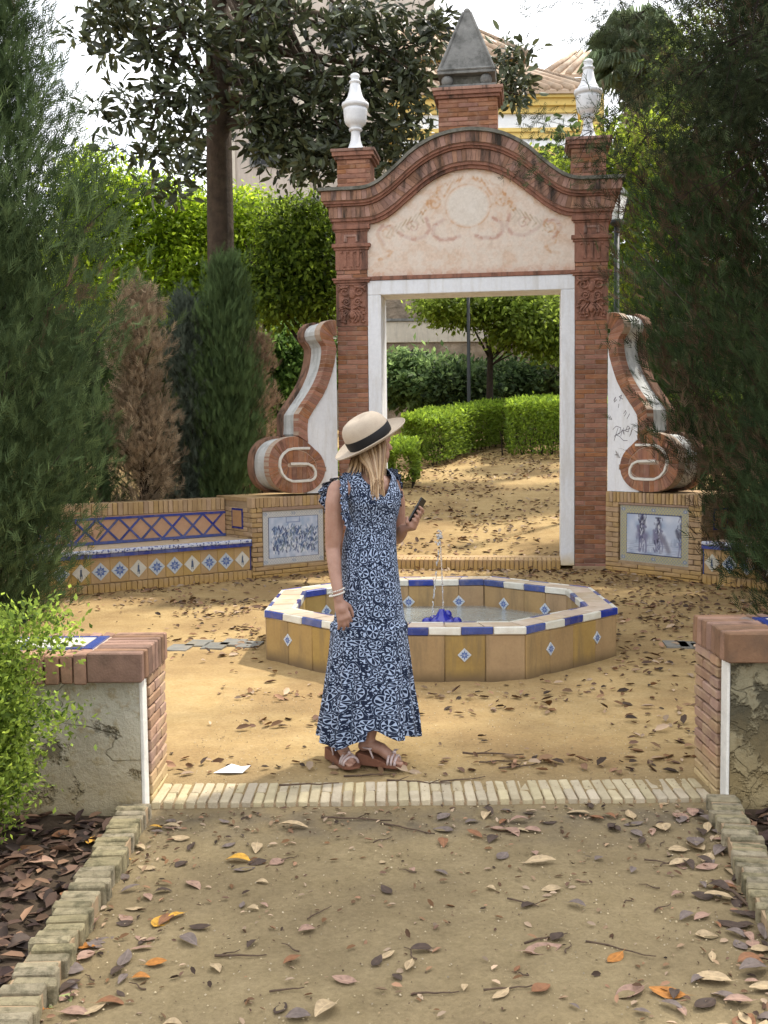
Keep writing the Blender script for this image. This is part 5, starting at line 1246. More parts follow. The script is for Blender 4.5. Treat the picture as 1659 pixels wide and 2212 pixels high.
# arm holding the phone
ph_c = Q(897, 1110, .03)
E2 = Q(858, 1165, .17); WR = Q(872, 1141, .05)
chain([S2, Q(858, 1085, .15), Q(860, 1130, .175), E2, Q(866, 1152, .11), WR], [.043, .040, .037, .034, .031, .024], 14)
ph_x = Vector((.50, .10, .86)).normalized()                # long axis
ph_w = Vector((.30, .88, -.30)); ph_w = (ph_w - ph_x * ph_w.dot(ph_x)).normalized(); ph_n = ph_x.cross(ph_w).normalized()
if ph_n.x > 0: ph_n = -ph_n                                # screen looks up-left to her
pc = ph_c
for k in (-1, 0, 1): chain([WR, pc - ph_x * .058 - ph_n * .022 + ph_w * .016 * k, pc - ph_x * .030 - ph_n * .020 + ph_w * .018 * k], [.022, .018, .013], 10)
for k, (o_, ln) in enumerate(((-.030, 1.), (-.010, 1.05), (.010, 1.), (.030, .85))):   # fingers behind, tips folding over the near edge
    r0v = pc - ph_x * (.045 - .022 * k) - ph_n * .020 + ph_w * .020
    chain([r0v, r0v - ph_w * .026 - ph_n * .010 + ph_x * .008, r0v - ph_w * .050 - ph_n * .010 + ph_x * .012, r0v - ph_w * .058 + ph_n * .004 + ph_x * .016], [.0095, .0088, .008, .007], 8)
tb = pc - ph_x * .062 - ph_n * .012 - ph_w * .012; chain([tb, tb + ph_x * .006 - ph_w * .026 + ph_n * .014, tb + ph_x * .026 - ph_w * .022 + ph_n * .026], [.013, .011, .008], 8)
# legs and feet
A1, A2 = Q(727, 1606, .02), Q(799, 1592, -.04)
chain([Q(782, 1240, .05), Q(762, 1400, .05), Q(738, 1510, .04), Q(728, 1575, .03), A1], [.085, .055, .046, .030, .028], 14)
chain([Q(812, 1240, 0), Q(812, 1400, -.02), Q(810, 1510, -.03), Q(805, 1565, -.04), A2], [.085, .055, .047, .031, .028], 14)
def foot(ank, d, h0):
    d = Vector(d).normalized(); z = lambda p, h: Vector((p.x, p.y, h)); sd = Vector((-d.y, d.x, 0))
    chain([z(ank - d * .035, h0 + .028), z(ank, h0 + .04), z(ank + d * .06, h0 * .75 + .035), z(ank + d * .115, .040), z(ank + d * .135, .032)], [.027, .031, .030, .026, .022], 12)
    for k in range(5): q = ank + d * (.13 - .006 * abs(k - 1)) + sd * (.014 * (k - 2)); chain([z(q, .034), z(q + d * (.045 - .006 * k), .024)], [.011, .009 if k else .011], 8)
D1 = Vector((.52, -.85, 0)); D2 = Vector((.93, -.36, 0))
foot(A1, D1, .055); foot(A2, D2, .058)
tmp = bd.build('body_raw', SKIN); md = tmp.modifiers.new('r', 'REMESH'); md.mode = 'VOXEL'; md.voxel_size = .0045; md.use_smooth_shade = True
sm_ = tmp.modifiers.new('s', 'SMOOTH'); sm_.factor = .5; sm_.iterations = 3
dg = bpy.context.evaluated_depsgraph_get(); me = bpy.data.meshes.new_from_object(tmp.evaluated_get(dg)); me.name = 'body'
bpy.data.objects.remove(tmp, do_unlink=True); me.materials.clear(); me.materials.append(SKIN); body = link('body', me, woman)
# dress
N = NT('dress_print'); uvn = N.n('UVMap'); S_ = .064
vr = N.n('TexVoronoi'); vr.voronoi_dimensions = '2D'; vr.inputs['Scale'].default_value = 1 / S_; vr.inputs['Randomness'].default_value = .7
nzd = N.n('TexNoise'); nzd.inputs['Scale'].default_value = 13; nzd.inputs['Detail'].default_value = 1; N.link(uvn.outputs[0], nzd.inputs['Vector'])
va = N.n('VectorMath', operation='MULTIPLY_ADD'); N.link(nzd.outputs['Color'], va.inputs[0]); va.inputs[1].default_value = (.060, .060, 0); N.link(uvn.outputs[0], va.inputs[2])
N.link(va.outputs[0], vr.inputs['Vector'])
df = N.n('VectorMath', operation='SUBTRACT'); N.link(va.outputs[0], df.inputs[0]); N.link(vr.outputs['Position'], df.inputs[1])
sx = N.n('SeparateXYZ'); N.link(df.outputs[0], sx.inputs[0]); X_, Y_ = sx.outputs[0], sx.outputs[1]
r_ = N.math('SQRT', N.math('ADD', N.math('MULTIPLY', X_, X_), N.math('MULTIPLY', Y_, Y_))); an = N.math('ARCTAN2', Y_, X_)
pet = N.math('GREATER_THAN', N.math('COSINE', N.math('MULTIPLY', an, 6.)), N.math('MULTIPLY_ADD', r_, 34., -.92))
pet = N.math('MULTIPLY', pet, N.math('MULTIPLY', N.math('GREATER_THAN', r_, .0035), N.math('LESS_THAN', r_, .0225)))
ring = N.math('LESS_THAN', N.math('ABSOLUTE', N.math('SUBTRACT', r_, .0275)), .0030)
fn = N.n('TexNoise'); fn.inputs['Scale'].default_value = 74; fn.inputs['Detail'].default_value = 1; N.link(uvn.outputs[0], fn.inputs['Vector'])
curl = N.math('MULTIPLY', N.math('LESS_THAN', N.math('ABSOLUTE', N.math('SUBTRACT', fn.outputs['Fac'], .5)), .10), N.math('GREATER_THAN', r_, .031))
mk = N.math('MAXIMUM', N.math('MAXIMUM', pet, ring), curl)
col = N.mix(mk, (.33, .40, .54), (.004, .010, .030)); DRESS = N.out(col, .75, .25)
dx_, dy_ = .0022, 0
secs = [ # y px, left px, right px, depth half, centre dy
 (1010, 770, 834, .060, .03), (1018, 752, 846, .078, .03), (1028, 738, 855, .094, .03), (1042, 732, 860, .110, .03), (1068, 739, 869, .130, .03), (1085, 746, 868, .132, .025), (1105, 749, 864, .118, .03),
 (1130, 748, 858, .105, .03), (1152, 742, 857, .102, .03), (1175, 737, 858, .108, .03), (1205, 735, 861, .120, .03), (1240, 733, 865, .130, .03), (1280, 727, 870, .136, .03), (1320, 719, 877, .142, .03), (1343, 715, 881, .145, .03),
 (1350, 709, 885, .155, .03), (1380, 706, 887, .160, .03), (1440, 700, 893, .172, .03), (1500, 693, 899, .185, .03), (1550, 686, 905, .20, .03), (1590, 681, 908, .208, .03)]
sy = np.array([s[0] for s in secs], float); NA, NR = 220, 250; rows = np.linspace(0, 1, NR)
UVc = []; V = []
th_c = -1.18                  # where the V neck opens (facing camera right)
for j in range(NR):
    for i in range(NA + 1):
        th_ = 2 * math.pi * i / NA - math.pi / 2 + 2.0
        dth = (th_ - th_c + math.pi) % (2 * math.pi) - math.pi
        toff = 1012 + 60 * max(0, 1 - abs(dth) / .85)
        hem = 1588 + 9 * math.sin(2 * th_ + .6) + 7 * math.sin(5 * th_) - 17 * math.exp(-((th_ - (-math.pi / 2)) % (2 * math.pi)) ** 2 / .3)
        yp = toff + (hem - toff) * rows[j]
        l, r, dp, cy_ = [np.interp(yp, sy, [s[k] for s in secs]) for k in (1, 2, 3, 4)]
        c = (l + r) / 2; hw = (r - l) / 2 * (.97 - .055 * max(0, min(1, (yp - 1150) / 250)))
        low = max(0, (yp - 1343) / 250); up_ = max(0, min(1, (yp - 1180) / 160))
        fold = 1 + low * .10 * math.sin(11 * th_ + 1.2 * math.sin(3 * th_)) + low * .04 * math.sin(23 * th_ + yp * .004) + .012 * up_ * math.sin(8 * th_ + 1) + .010 * math.sin(5 * th_ + yp * .05) * (1 if 1120 < yp < 1180 else .3)
        if 1346 < yp < 1366: fold += .014 * math.sin(40 * th_) + .01
        ct, st = math.cos(th_), math.sin(th_); ee = .92
        xx = c + hw * fold * math.copysign(abs(ct) ** ee, ct); dd = cy_ + dp * fold * math.copysign(abs(st) ** ee, st)
        p = Q(xx, yp, 0); p.x *= (4.95 + dd * 0) / 4.95; V.append((p.x, p.y + dd, p.z)); UVc.append((i / NA * .98, (1600 - yp) / 450))
I = np.arange(NR * (NA + 1)).reshape(NR, NA + 1)
Fq = np.stack([I[:-1, :-1], I[1:, :-1], I[1:, 1:], I[:-1, 1:]], -1).reshape(-1, 4)
Vn = np.array(V); Vn[:, :2] += 0
dr = link('dress', np_mesh('dress', Vn, Fq, DRESS, smooth=True, uv=UVc), woman)
def frill(pts, wd, off, waves, amp, seed=0):
    '''gathered ribbon: pts base line, wd outward vector(s), off direction of the waves'''
    P = np.array([tuple(p) for p in pts]); Wd = np.array([tuple(p) for p in wd]); n, m_ = 110, 9; t = np.linspace(0, len(P) - 1, n)
    B = np.stack([np.interp(t, range(len(P)), P[:, k]) for k in range(3)], 1); Wv = np.stack([np.interp(t, range(len(P)), Wd[:, k]) for k in range(3)], 1)
    for _ in range(6): B[1:-1] = (B[:-2] + B[1:-1] * 2 + B[2:]) / 4
    ofv = np.array(off) / np.linalg.norm(off); V = []; UV = []
    for j in range(m_):
        f = j / (m_ - 1)
        for i in range(n):
            q = i / n; wv = amp * f * (math.sin(waves * q * 6.28 + seed) + .5 * math.sin(waves * 2.3 * q * 6.28)); V.append(B[i] + Wv[i] * f * (1 + .12 * math.sin(waves * q * 6.28 + 1.3)) + ofv * wv); UV.append((q * .3 + seed * .1, f * .06 + .7))
    I = np.arange(m_ * n).reshape(m_, n); Fq = np.stack([I[:-1, :-1], I[1:, :-1], I[1:, 1:], I[:-1, 1:]], -1).reshape(-1, 4)
    return link('sleeve_ruffle', np_mesh('sleeve_ruffle', np.array(V), Fq, DRESS, smooth=True, uv=UV), woman)
frill([Q(752, 1028, -.02), Q(738, 1030, .01), Q(722, 1040, .035), Q(716, 1062, .05), Q(718, 1090, .05)], [(-.03, -.03, .0), (-.055, -.02, -.012), (-.068, 0, -.02), (-.062, 0, -.03), (-.035, 0, -.04)], (0, -1, .3), 5, .012, 1)
frill([Q(757, 1022, -.035), Q(750, 1030, -.07), Q(752, 1056, -.105), Q(752, 1085, -.105), Q(757, 1115, -.095), Q(768, 1146, -.085)], [(-.030, -.012, .004), (-.034, -.025, -.006), (-.036, -.03, -.01), (-.034, -.03, -.01), (-.036, -.03, -.016), (-.022, -.02, -.016)], (.6, -1, .1), 6, .010, 2)
frill([Q(836, 1016, .03), Q(846, 1022, .06), Q(853, 1040, .10), Q(858, 1062, .12), Q(860, 1086, .12)], [(.022, -.02, .014), (.032, -.02, .014), (.034, -.02, .004), (.026, -.02, -.006), (.012, -.01, -.02)], (.4, -1, .3), 5, .008, 3)
# hat
hup = Vector((-.47, -.26, .845)).normalized(); hx = Vector((.86, 0, .50)); hx = (hx - hup * hx.dot(hup)).normalized(); hy = hup.cross(hx)
HM = Matrix((hx, hy, hup)).transposed().to_4x4(); HM.translation = Q(801, 951, .02)
hat = MB(); n = 56; prof = [(.100, .0), (.103, .03), (.104, .055), (.101, .080), (.094, .100), (.080, .116), (.060, .125), (.035, .124), (.012, .116)]
vs = []; fs = []
brim = [(.172, .006), (.170, .002), (.160, -.002), (.135, -.006), (.112, -.004), (.101, .002)]
P_ = brim + prof[1:]
for r0_, z0_ in P_:
    for j in range(n):
        a = 2 * math.pi * j / n; rr = r0_; zz = z0_
        if r0_ > .11: zz += .022 * (r0_ - .10) / .07 * math.cos(2 * a) * -.3 + .010 * (r0_ - .10) / .07
        pinch = 1 - .10 * max(0, math.cos(a)) * max(0, (z0_ - .06) / .06); fx = 1.10
        vs.append(HM @ Vector((rr * math.cos(a) * fx * (1 if z0_ < .06 else pinch), rr * math.sin(a) * .95 * (1 if z0_ < .06 else pinch), zz)))
k = len(P_)
for i in range(k - 1):
    for j in range(n): fs.append((i * n + j, i * n + (j + 1) % n, (i + 1) * n + (j + 1) % n, (i + 1) * n + j))
fs.append(tuple((k - 1) * n + j for j in range(n)))
ho = MB().add(vs, fs).build('hat', HAT, woman, smooth=True); sd_ = ho.modifiers.new('t', 'SOLIDIFY'); sd_.thickness = .003
bv = []; bf = []
for i, (rr, zz) in enumerate(((.1045, .004), (.1065, .016), (.1065, .040), (.1052, .050))):
    for j in range(n): a = 2 * math.pi * j / n; bv.append(HM @ Vector((rr * math.cos(a) * 1.10, rr * math.sin(a) * .955, zz)))
for i in range(3):
    for j in range(n): bf.append((i * n + j, i * n + (j + 1) % n, (i + 1) * n + (j + 1) % n, (i + 1) * n + j))
MB().add(bv, bf).build('hat_band', RIB, ho, smooth=True)
# hair
N = NT('blond_hair'); a = N.n('Attribute'); a.attribute_name = 'Col'; v = N.geo((140, 140, 6)); c_ = N.mix(N.noise(v, 3, 3), (.45, .42, .40), (1.25, 1.22, 1.2)); HAIR = N.out(N.mix(1., a.outputs['Color'], c_, 'MULTIPLY'), .38, .5)
Vh = []; Fh = []; Ch = []
def strand(pts, w0, col, flat=.35):
    pts = [Vector(p) for p in pts]; t = np.linspace(0, len(pts) - 1, 12); A = np.array([tuple(p) for p in pts]); B = np.stack([np.interp(t, range(len(pts)), A[:, k]) for k in range(3)], 1)
    B[1:-1] = (B[:-2] + B[1:-1] * 2 + B[2:]) / 4
    base = len(Vh); m_ = len(B)
    for i, p in enumerate(B):
        tg = B[min(i + 1, m_ - 1)] - B[max(i - 1, 0)]; tg = Vector(tg).normalized(); sd = tg.cross(Vector((0, -1, 0))).normalized(); dp = sd.cross(tg); f = i / (m_ - 1); w_ = w0 * (1 - .85 * max(0, f - .35) / .65) * (.7 + .3 * min(1, f * 5))
        for q in range(6): an_ = q * math.pi / 3; Vh.append(tuple(Vector(p) + sd * w_ * math.cos(an_) + dp * w_ * flat * math.sin(an_))); Ch.append(np.array(col) * (.55 + .6 * f))
    for i in range(m_ - 1):
        for q in range(6): Fh.append((base + i * 6 + q, base + i * 6 + (q + 1) % 6, base + (i + 1) * 6 + (q + 1) % 6, base + (i + 1) * 6 + q))
rh = random.Random(9)
for k in range(150):
    f = rh.random(); x0 = 778 + 56 * f; x1 = 804 + 19 * f + rh.gauss(0, 3); yl = rh.uniform(1035, 1082)
    dy = rh.uniform(-.085, -.05)
    bl = 984 - (x0 - 790) * .62; strand([Q(x0 - 3, bl - 8, dy + .025), Q(x0 + 1, bl + 4, dy + .01), Q((x0 + x1) / 2 + 1, 1008, dy - .01), Q(x1, 1035, dy - .02), Q(x1 + 5 * f + rh.gauss(0, 2), yl, dy - .035)], rh.uniform(.0035, .0075), rh.choice(((.42, .27, .13), (.52, .36, .20), (.28, .165, .08), (.60, .44, .27), (.35, .21, .10))))
for k in range(70):
    f = rh.random(); x0 = 760 + 34 * f; dy = rh.uniform(-.06, .05)
    strand([Q(x0 + 8, 975, dy * .6 + .02), Q(x0 + 1, 992, dy * .8 + .01), Q(x0 - 6 + 10 * f, 1010, dy - .01), Q(x0 - 16 + 22 * f, rh.uniform(1018, 1034), dy - .02)], rh.uniform(.006, .010), rh.choice(((.20, .11, .05), (.28, .17, .08), (.36, .24, .12))))
for k in range(26):
    dy = rh.uniform(.02, .09); x0 = 822 + rh.random() * 14
    strand([Q(x0 - 8, 962, dy), Q(x0 - 3, 985, dy), Q(x0 - 2, 1015, dy), Q(x0 - 2, rh.uniform(1030, 1050), dy - .02)], .006, (.62, .46, .28))
link('hair', np_mesh('hair', np.array(Vh), Fh, HAIR, np.array(Ch), True), woman)
# bracelets
BR = plain('white_beads', (.70, .66, .60), None, 80, .35, .1, spec=.6)
for dz, rr in ((0, .0042), (.018, .003)):
    c0 = Q(728, 1283, -.120) + Vector((0, 0, dz)); bmb = MB()
    for k in range(26):
        a = k * 2 * math.pi / 26; bmb.ball(c0 + Vector((.034 * math.cos(a), .034 * math.sin(a), .010 * math.cos(a))), rr * 1.15, 8, 6)
    bmb.build('bracelet', BR, woman, smooth=True)
# wedge sandals
SOLE = plain('cork_wedge', (.20, .085, .05), (.13, .055, .03), 40, .7, .3); STRAP = plain('silver_strap', (.50, .40, .38), (.38, .28, .26), 50, .4, .2, spec=.6)
def sandal(ank, d, label=None):
    d = Vector(d).normalized(); sd = Vector((-d.y, d.x, 0)); o = Vector((ank.x, ank.y, 0))
    prof_ = [(-.065, 0, .034, .058), (-.05, 0, .038, .060), (0, 0, .036, .050), (.06, 0, .040, .034), (.10, 0, .045, .022), (.15, .0, .045, .018), (.175, .004, .034, .018), (.188, .006, .015, .017)]
    vs = []; fs = []
    for x_, zb2, hw, zt2 in prof_:
        p = o + d * x_; vs += [tuple(p - sd * hw + Vector((0, 0, zb2))), tuple(p + sd * hw + Vector((0, 0, zb2))), tuple(p + sd * hw * .96 + Vector((0, 0, zt2))), tuple(p - sd * hw * .96 + Vector((0, 0, zt2)))]
    for i in range(len(prof_) - 1):
        for j in range(4): fs.append((4 * i + j, 4 * i + (j + 1) % 4, 4 * i + 4 + (j + 1) % 4, 4 * i + 4 + j))
    fs += [(3, 2, 1, 0), tuple(4 * (len(prof_) - 1) + j for j in range(4))]
    s_ = MB().add(vs, fs).build('sandal', SOLE, woman, smooth=False, bevel=.004)
    st = MB()
    for x_, h, wd in ((.105, .062, .040), (.122, .058, .040), (.140, .050, .040)):
        st.tube([o + d * x_ + sd * wd * math.cos(a_ * math.pi / 10) + Vector((0, 0, .016 + h * .75 * math.sin(a_ * math.pi / 10))) for a_ in range(11)], .007, 6)
    st.tube([o + d * .0 + sd * .036 * math.cos(a_ * math.pi / 10) - d * .035 * math.sin(a_ * math.pi / 10) + Vector((0, 0, .085)) for a_ in range(-2, 13)], .005, 6)
    st.tube([o - sd * .034 + d * .01 + Vector((0, 0, .085)), o - sd * .036 + d * .03 + Vector((0, 0, .04))], .005, 6); st.tube([o + sd * .034 + d * .01 + Vector((0, 0, .085)), o + sd * .036 + d * .03 + Vector((0, 0, .04))], .005, 6)
    cb = o + d * .125 + Vector((0, 0, .070)); st.ball(cb, (.010, .010, .010), 8, 6)
    for e in (-1, 1): st.add([tuple(cb), tuple(cb + sd * e * .034 + d * .014 + Vector((0, 0, .008))), tuple(cb + sd * e * .036 - d * .014 + Vector((0, 0, .004)))], [(0, 1, 2)])
    st.build('strap', STRAP, s_, smooth=True)
sandal(A1, D1); sandal(A2, D2)
# phone
PM = Matrix((ph_w, ph_x, ph_n)).transposed().to_4x4(); PM.translation = W0 + pc + ph_x * .008
ph = MB().box(-.037, .037, -.075, .075, -.0045, .0045).build('mobile_phone', plain('phone_black', (.012, .012, .014), None, 20, .25, 0, spec=.6), bevel=.003)
ph.matrix_world = PM; tag(ph, 'black mobile phone held upright in the woman\'s far hand', 'phone')

# ------------------------------------------------------------------ leaves, twigs, paper
def leaf_mesh(kind, seed):
    r = random.Random(seed); n = 7; V = []; F = []; L_ = 1; W = (.30, .22, .40)[kind]; cu = r.uniform(.05, .30) * r.choice((1, 1, -1)); cup = r.uniform(.0, .45)
    for i in range(n + 1):
        t = i / n; w_ = W * math.sin(math.pi * min(1, t * .96 + .02)) ** .8 * (1 - .25 * t); z = cu * (t * (1 - t)) * 2 + r.uniform(-.01, .01)
        for e in (-1, -.5, 0, .5, 1): V.append((e * w_, t, z + cup * w_ * e * e + r.uniform(-.012, .012)))
    for i in range(n):
        for e in range(4): F.append((5 * i + e, 5 * i + e + 1, 5 * i + 6 + e, 5 * i + 5 + e))
    k = len(V); V += [(-.012, .02, 0), (.012, .02, 0), (.03 * r.choice((1, -1)), -.32, .04)]; F.append((k, k + 1, k + 2)); return V, F
LC = {'golden yellow': (.62, .33, .045), 'orange brown': (.42, .17, .035), 'pale tan': (.45, .33, .19), 'pinkish tan': (.34, .21, .15), 'grey brown': (.17, .13, .11), 'dark brown': (.07, .045, .032), 'pale green': (.34, .38, .14), 'rust brown': (.24, .11, .05)}
LM = {}
for nm, c in LC.items():
    N = NT('leaf_' + nm.replace(' ', '_')); v = N.co('Object', (1, 1, 1)); oi = N.n('ObjectInfo'); nn_ = N.noise(N.geo(), 55, 4)
    sx = N.n('SeparateXYZ'); N.link(v, sx.inputs[0]); vein = N.ramp(N.math('ABSOLUTE', sx.outputs[0]), .005, .03, (1, 1, 1), (0, 0, 0))
    col = N.mix(N.ramp(nn_, .4, .7), c, tuple(x * .6 for x in c)); col = N.mix(N.math('MULTIPLY', vein, .4), col, tuple(min(1, x * 1.5) for x in c)); LM[nm] = N.out(col, .65, .3)
_lm = {}
def place_leaf(x, y, size, ang, colr, label, kind=0, z=None, pitch=None):
    sd = random.randrange(6); key = (kind, sd, colr)
    if key not in _lm:
        V_, F_ = leaf_mesh(kind, sd * 3 + kind); me = bpy.data.meshes.new('fallen_leaf'); me.from_pydata(V_, [], F_); me.materials.append(LM[colr]); me.polygons.foreach_set('use_smooth', [True] * len(me.polygons)); _lm[key] = me
    o = bpy.data.objects.new('fallen_leaf', _lm[key]); COL.objects.link(o)
    zz = float(ground_z(x, y)) if z is None else z
    o.location = (x, y, zz + .006 + size * .03); o.scale = (size, size, size); o.rotation_euler = (random.uniform(-.12, .12) if pitch is None else pitch, random.uniform(-.18, .18), ang)
    tag(o, label, 'leaf', 'fallen leaves on the ground'); return o
NOT = [ # px, py, length, angle, colour, kind, where
 (283, 1865, .115, 1.9, 'golden yellow', 0, 'beside the left kerb'), (540, 1868, .10, 1.3, 'golden yellow', 0, 'alone on the bare path left of the middle'), (358, 1990, .085, 2.9, 'golden yellow', 2, 'heart shaped, left half of the path'), (397, 1985, .07, 2.4, 'golden yellow', 1, 'right beside the heart shaped yellow leaf'),
 (205, 2058, .11, 1.5, 'orange brown', 0, 'lower left near the mossy kerb'), (95, 2200, .12, 1.4, 'orange brown', 0, 'at the bottom left edge'), (155, 2162, .08, 2.6, 'pale green', 2, 'lower left, the only green one'), (215, 1930, .095, 2.6, 'pinkish tan', 2, 'left edge of the path'), (245, 1918, .085, 1.9, 'pinkish tan', 0, 'overlapping another by the left kerb'),
 (210, 1998, .085, 3.0, 'pinkish tan', 2, 'small one by the left kerb'), (337, 1885, .085, 1.1, 'pale tan', 0, 'left half of the path'), (440, 1738, .10, 1.7, 'pale tan', 1, 'standing against the brick threshold'), (1058, 1800, .085, -1.7, 'pinkish tan', 2, 'below the threshold right of the middle'), (1275, 1771, .10, 1.3, 'pale tan', 0, 'pale one below the threshold on the right'),
 (1135, 2072, .12, -1.3, 'pinkish tan', 0, 'long one in the lower middle right of the path'), (1095, 1855, .085, 2.6, 'grey brown', 0, 'right of the middle'), (1135, 1880, .115, -1.5, 'pale tan', 1, 'rolled, right of the middle'), (725, 2182, .10, 2.6, 'pale tan', 0, 'bottom middle'), (890, 2090, .075, 2.9, 'pale tan', 1, 'curled, lower middle'),
 (770, 2135, .075, 1.3, 'pinkish tan', 0, 'lower middle'), (1190, 1740, .07, 1.6, 'grey brown', 1, 'below the threshold'), (665, 1797, .12, 1.5, 'pale tan', 1, 'long one below the threshold'), (1065, 1770, .07, .6, 'dark brown', 0, 'by the threshold'), (1580, 2135, .11, 1.4, 'pale tan', 0, 'bottom right'), (1480, 2170, .10, 1.2, 'orange brown', 0, 'bottom right corner'),
 (932, 1464, .16, 1.5, 'orange brown', 0, 'against the front wall of the fountain'), (160, 1955, .09, .8, 'rust brown', 0, 'by the left kerb'), (1550, 1880, .09, 1.8, 'pinkish tan', 0, 'beside the right kerb'), (1390, 2150, .10, 2, 'pinkish tan', 2, 'lower right'), (845, 1945, .07, .5, 'dark brown', 0, 'centre of the path'), (425, 2055, .08, .9, 'grey brown', 0, 'left of centre of the path')]
for px_, py_, ln, an_, cn, kd, wh in NOT:
    g_ = on_ground(px_, py_, -.04 if py_ > 1700 else 0)
    place_leaf(g_.x, g_.y, ln, an_, cn, '%s fallen leaf, %s' % (cn, wh), kd)
CN = list(LC)
used_labels = set()
def rl(x, y, ln, where, w=None):
    dist = ('nearest the camera', 'low in the photo', 'halfway up the path', 'short of the threshold', 'close to the threshold')[min(4, max(0, int((y - 2.3) / .42)))]
    sz = 'big' if ln > .082 else 'largish' if ln > .068 else 'middling' if ln > .05 else 'small'
    for k in range(60):         # a look of its own for each leaf in its spot
        cn = random.choices(CN, w or (.12, .5, 6, 6, 9, 7, .04, 4))[0]; kd = random.choice((0, 0, 1, 2)); st = ('long', 'narrow', 'broad')[kd]
        lab = '%s %s %s leaf %s, %s' % (sz, st, cn, where, dist)
        if lab not in used_labels: break
    used_labels.add(lab)
    place_leaf(x, y, ln, random.uniform(0, 6.28), cn, lab, kd)
for i in range(52): y = random.uniform(2.25, 4.25); rl(-.93 + random.expovariate(1 / .11) - .02, y, random.uniform(.05, .09), 'by the left kerb')
for i in range(80): y = random.uniform(2.3, 4.25); rl(1.05 + (y - 2.3) * .16 - random.expovariate(1 / .13), y, random.uniform(.055, .10), 'by the right kerb')
for i in range(26): rl(random.uniform(.2, 1.35), random.uniform(4.0, 4.36), random.uniform(.05, .09), 'under the right end of the threshold')
for i in range(46): rl(random.uniform(-.8, 1.1), random.uniform(2.5, 4.2), random.uniform(.03, .07), 'on the bare path')
for i in range(30): rl(random.uniform(-1.5, -1.12), random.uniform(2.6, 4.1), random.uniform(.07, .12), 'in the left bed', (1, 3, 3, 4, 6, 6, .05, 6))
for i in range(12): rl(random.uniform(1.52, 1.75), random.uniform(3.3, 4.1), random.uniform(.07, .11), 'in the right bed')
LITTER = attr_mat('litter', .8, .2)
def litter(name, P, size, label, cols, tm):
    z = ground_z(P[:, 0], P[:, 1]); n = len(P); P3 = np.stack([P[:, 0], P[:, 1], z + .004 + size * .10], 1); a = rng.random(n) * 6.28
    F = np.stack([np.cos(a), np.sin(a), rng.normal(size=n) * .22], 1); up = np.stack([rng.normal(size=n) * .35, rng.normal(size=n) * .35, np.ones(n)], 1)
    c = np.array(cols)[rng.integers(0, len(cols), n)] * (1 + rng.normal(size=(n, 1)) * .2); o = scatter(name, P3, F, size, tm, c, LITTER, None, up); stuff(o); o['label'] = label; o['category'] = 'litter'; return o
CURL = ([(0, 0, 0), (.20, .3, .10), (.18, .7, .12), (0, 1, .05), (-.18, .7, .14), (-.20, .3, .12), (0, .5, -.01)], [(0, 1, 6), (1, 2, 6), (2, 3, 6), (3, 4, 6), (4, 5, 6), (5, 0, 6)])
BRN = [(.30, .17, .10), (.42, .30, .20), (.10, .055, .03), (.16, .085, .04), (.22, .13, .07), (.05, .032, .022), (.30, .20, .12), (.13, .075, .05), (.34, .25, .17)]
# plaza: patches gathered by noise, more along the walls and round the fountain
def plaza_pts(n):
    out = []
    while sum(len(o) for o in out) < n:
        x = rng.uniform(-3.6, 4.6, 60000); y = rng.uniform(4.75, 12.6, 60000)
        v = (x - GO.x) * VX.x + (y - GO.y) * VX.y; u = (x - GO.x) * UX.x + (y - GO.y) * UX.y
        dwall = np.minimum(-v, ( -v + 1.6 - np.abs(u)) * .707 + .0)      # distance to gate / 45 degree sides
        dwall = np.minimum(-v, (1.6 - .12 - v - np.abs(u)) * .707)
        rf = np.hypot(x - FC.x, y - FC.y); p = np.clip(vnoise(x * .6, y * 1.6, .5, 51) * 3.6 - .25, .02, 1.4) * .6 + .8 * np.exp(-np.clip(dwall, 0, 9) / .35) + .3 * np.exp(-np.abs(rf - 1.45) / .1)
        p += .75 * np.exp(-np.abs(y - 4.85) / .10) + .25 * (x > 1.2)
        ok = (dwall > .03) & (rf > 1.40) & (rng.random(60000) < p * .55); out.append(np.stack([x, y], 1)[ok])
    return np.concatenate(out)[:n]
litter('leaf_litter', plaza_pts(4400), .036 + .060 * rng.random(4400) ** 2.2, 'brown leaf litter strewn over the yellow sand of the plaza', BRN, CURL)
P = np.stack([rng.uniform(-1.2, 5, 5200), rng.uniform(12.9, 26, 5200)], 1); kk = vnoise(P[:, 0], P[:, 1], .8, 61) + .3 * rng.random(5200) > -.05; P = P[kk]
litter('garden_leaf_litter', P, .085 * (.6 + .8 * rng.random(len(P))), 'brown leaf litter on the sloping garden path beyond the gateway', BRN + [(.4, .3, .2)], CURL)
n = 2600; side = rng.random(n) < .6; P = np.where(side[:, None], np.stack([rng.uniform(-2.3, -1.1, n), rng.uniform(2.2, 4.28, n)], 1), np.stack([1.42 + rng.random(n) * .8, rng.uniform(2.6, 4.28, n)], 1))
litter('bed_leaf_litter', P, .075 * (.5 + .8 * rng.random(n)), 'dark damp leaf litter in the planting beds', [(.05, .03, .025), (.09, .055, .04), (.14, .085, .06), (.03, .02, .016), (.22, .13, .08)], CURL)
n = 2400; xx = rng.uniform(-.98, 1.3, n); yy_ = rng.uniform(2.2, 4.36, n); keep = rng.random(n) < (.22 + .9 * np.exp(-np.abs(yy_ - 4.36) / .16) + .8 * np.exp(-np.abs(xx + .95) / .09) + .8 * np.exp(-np.abs(xx - (1.05 + (yy_ - 2.3) * .16)) / .12))
P = np.stack([xx, yy_], 1)[keep]; litter('path_crumbs', P, .022 * (.5 + 1.3 * rng.random(len(P))), 'crumbs of leaf and bark on the path', BRN, CURL)
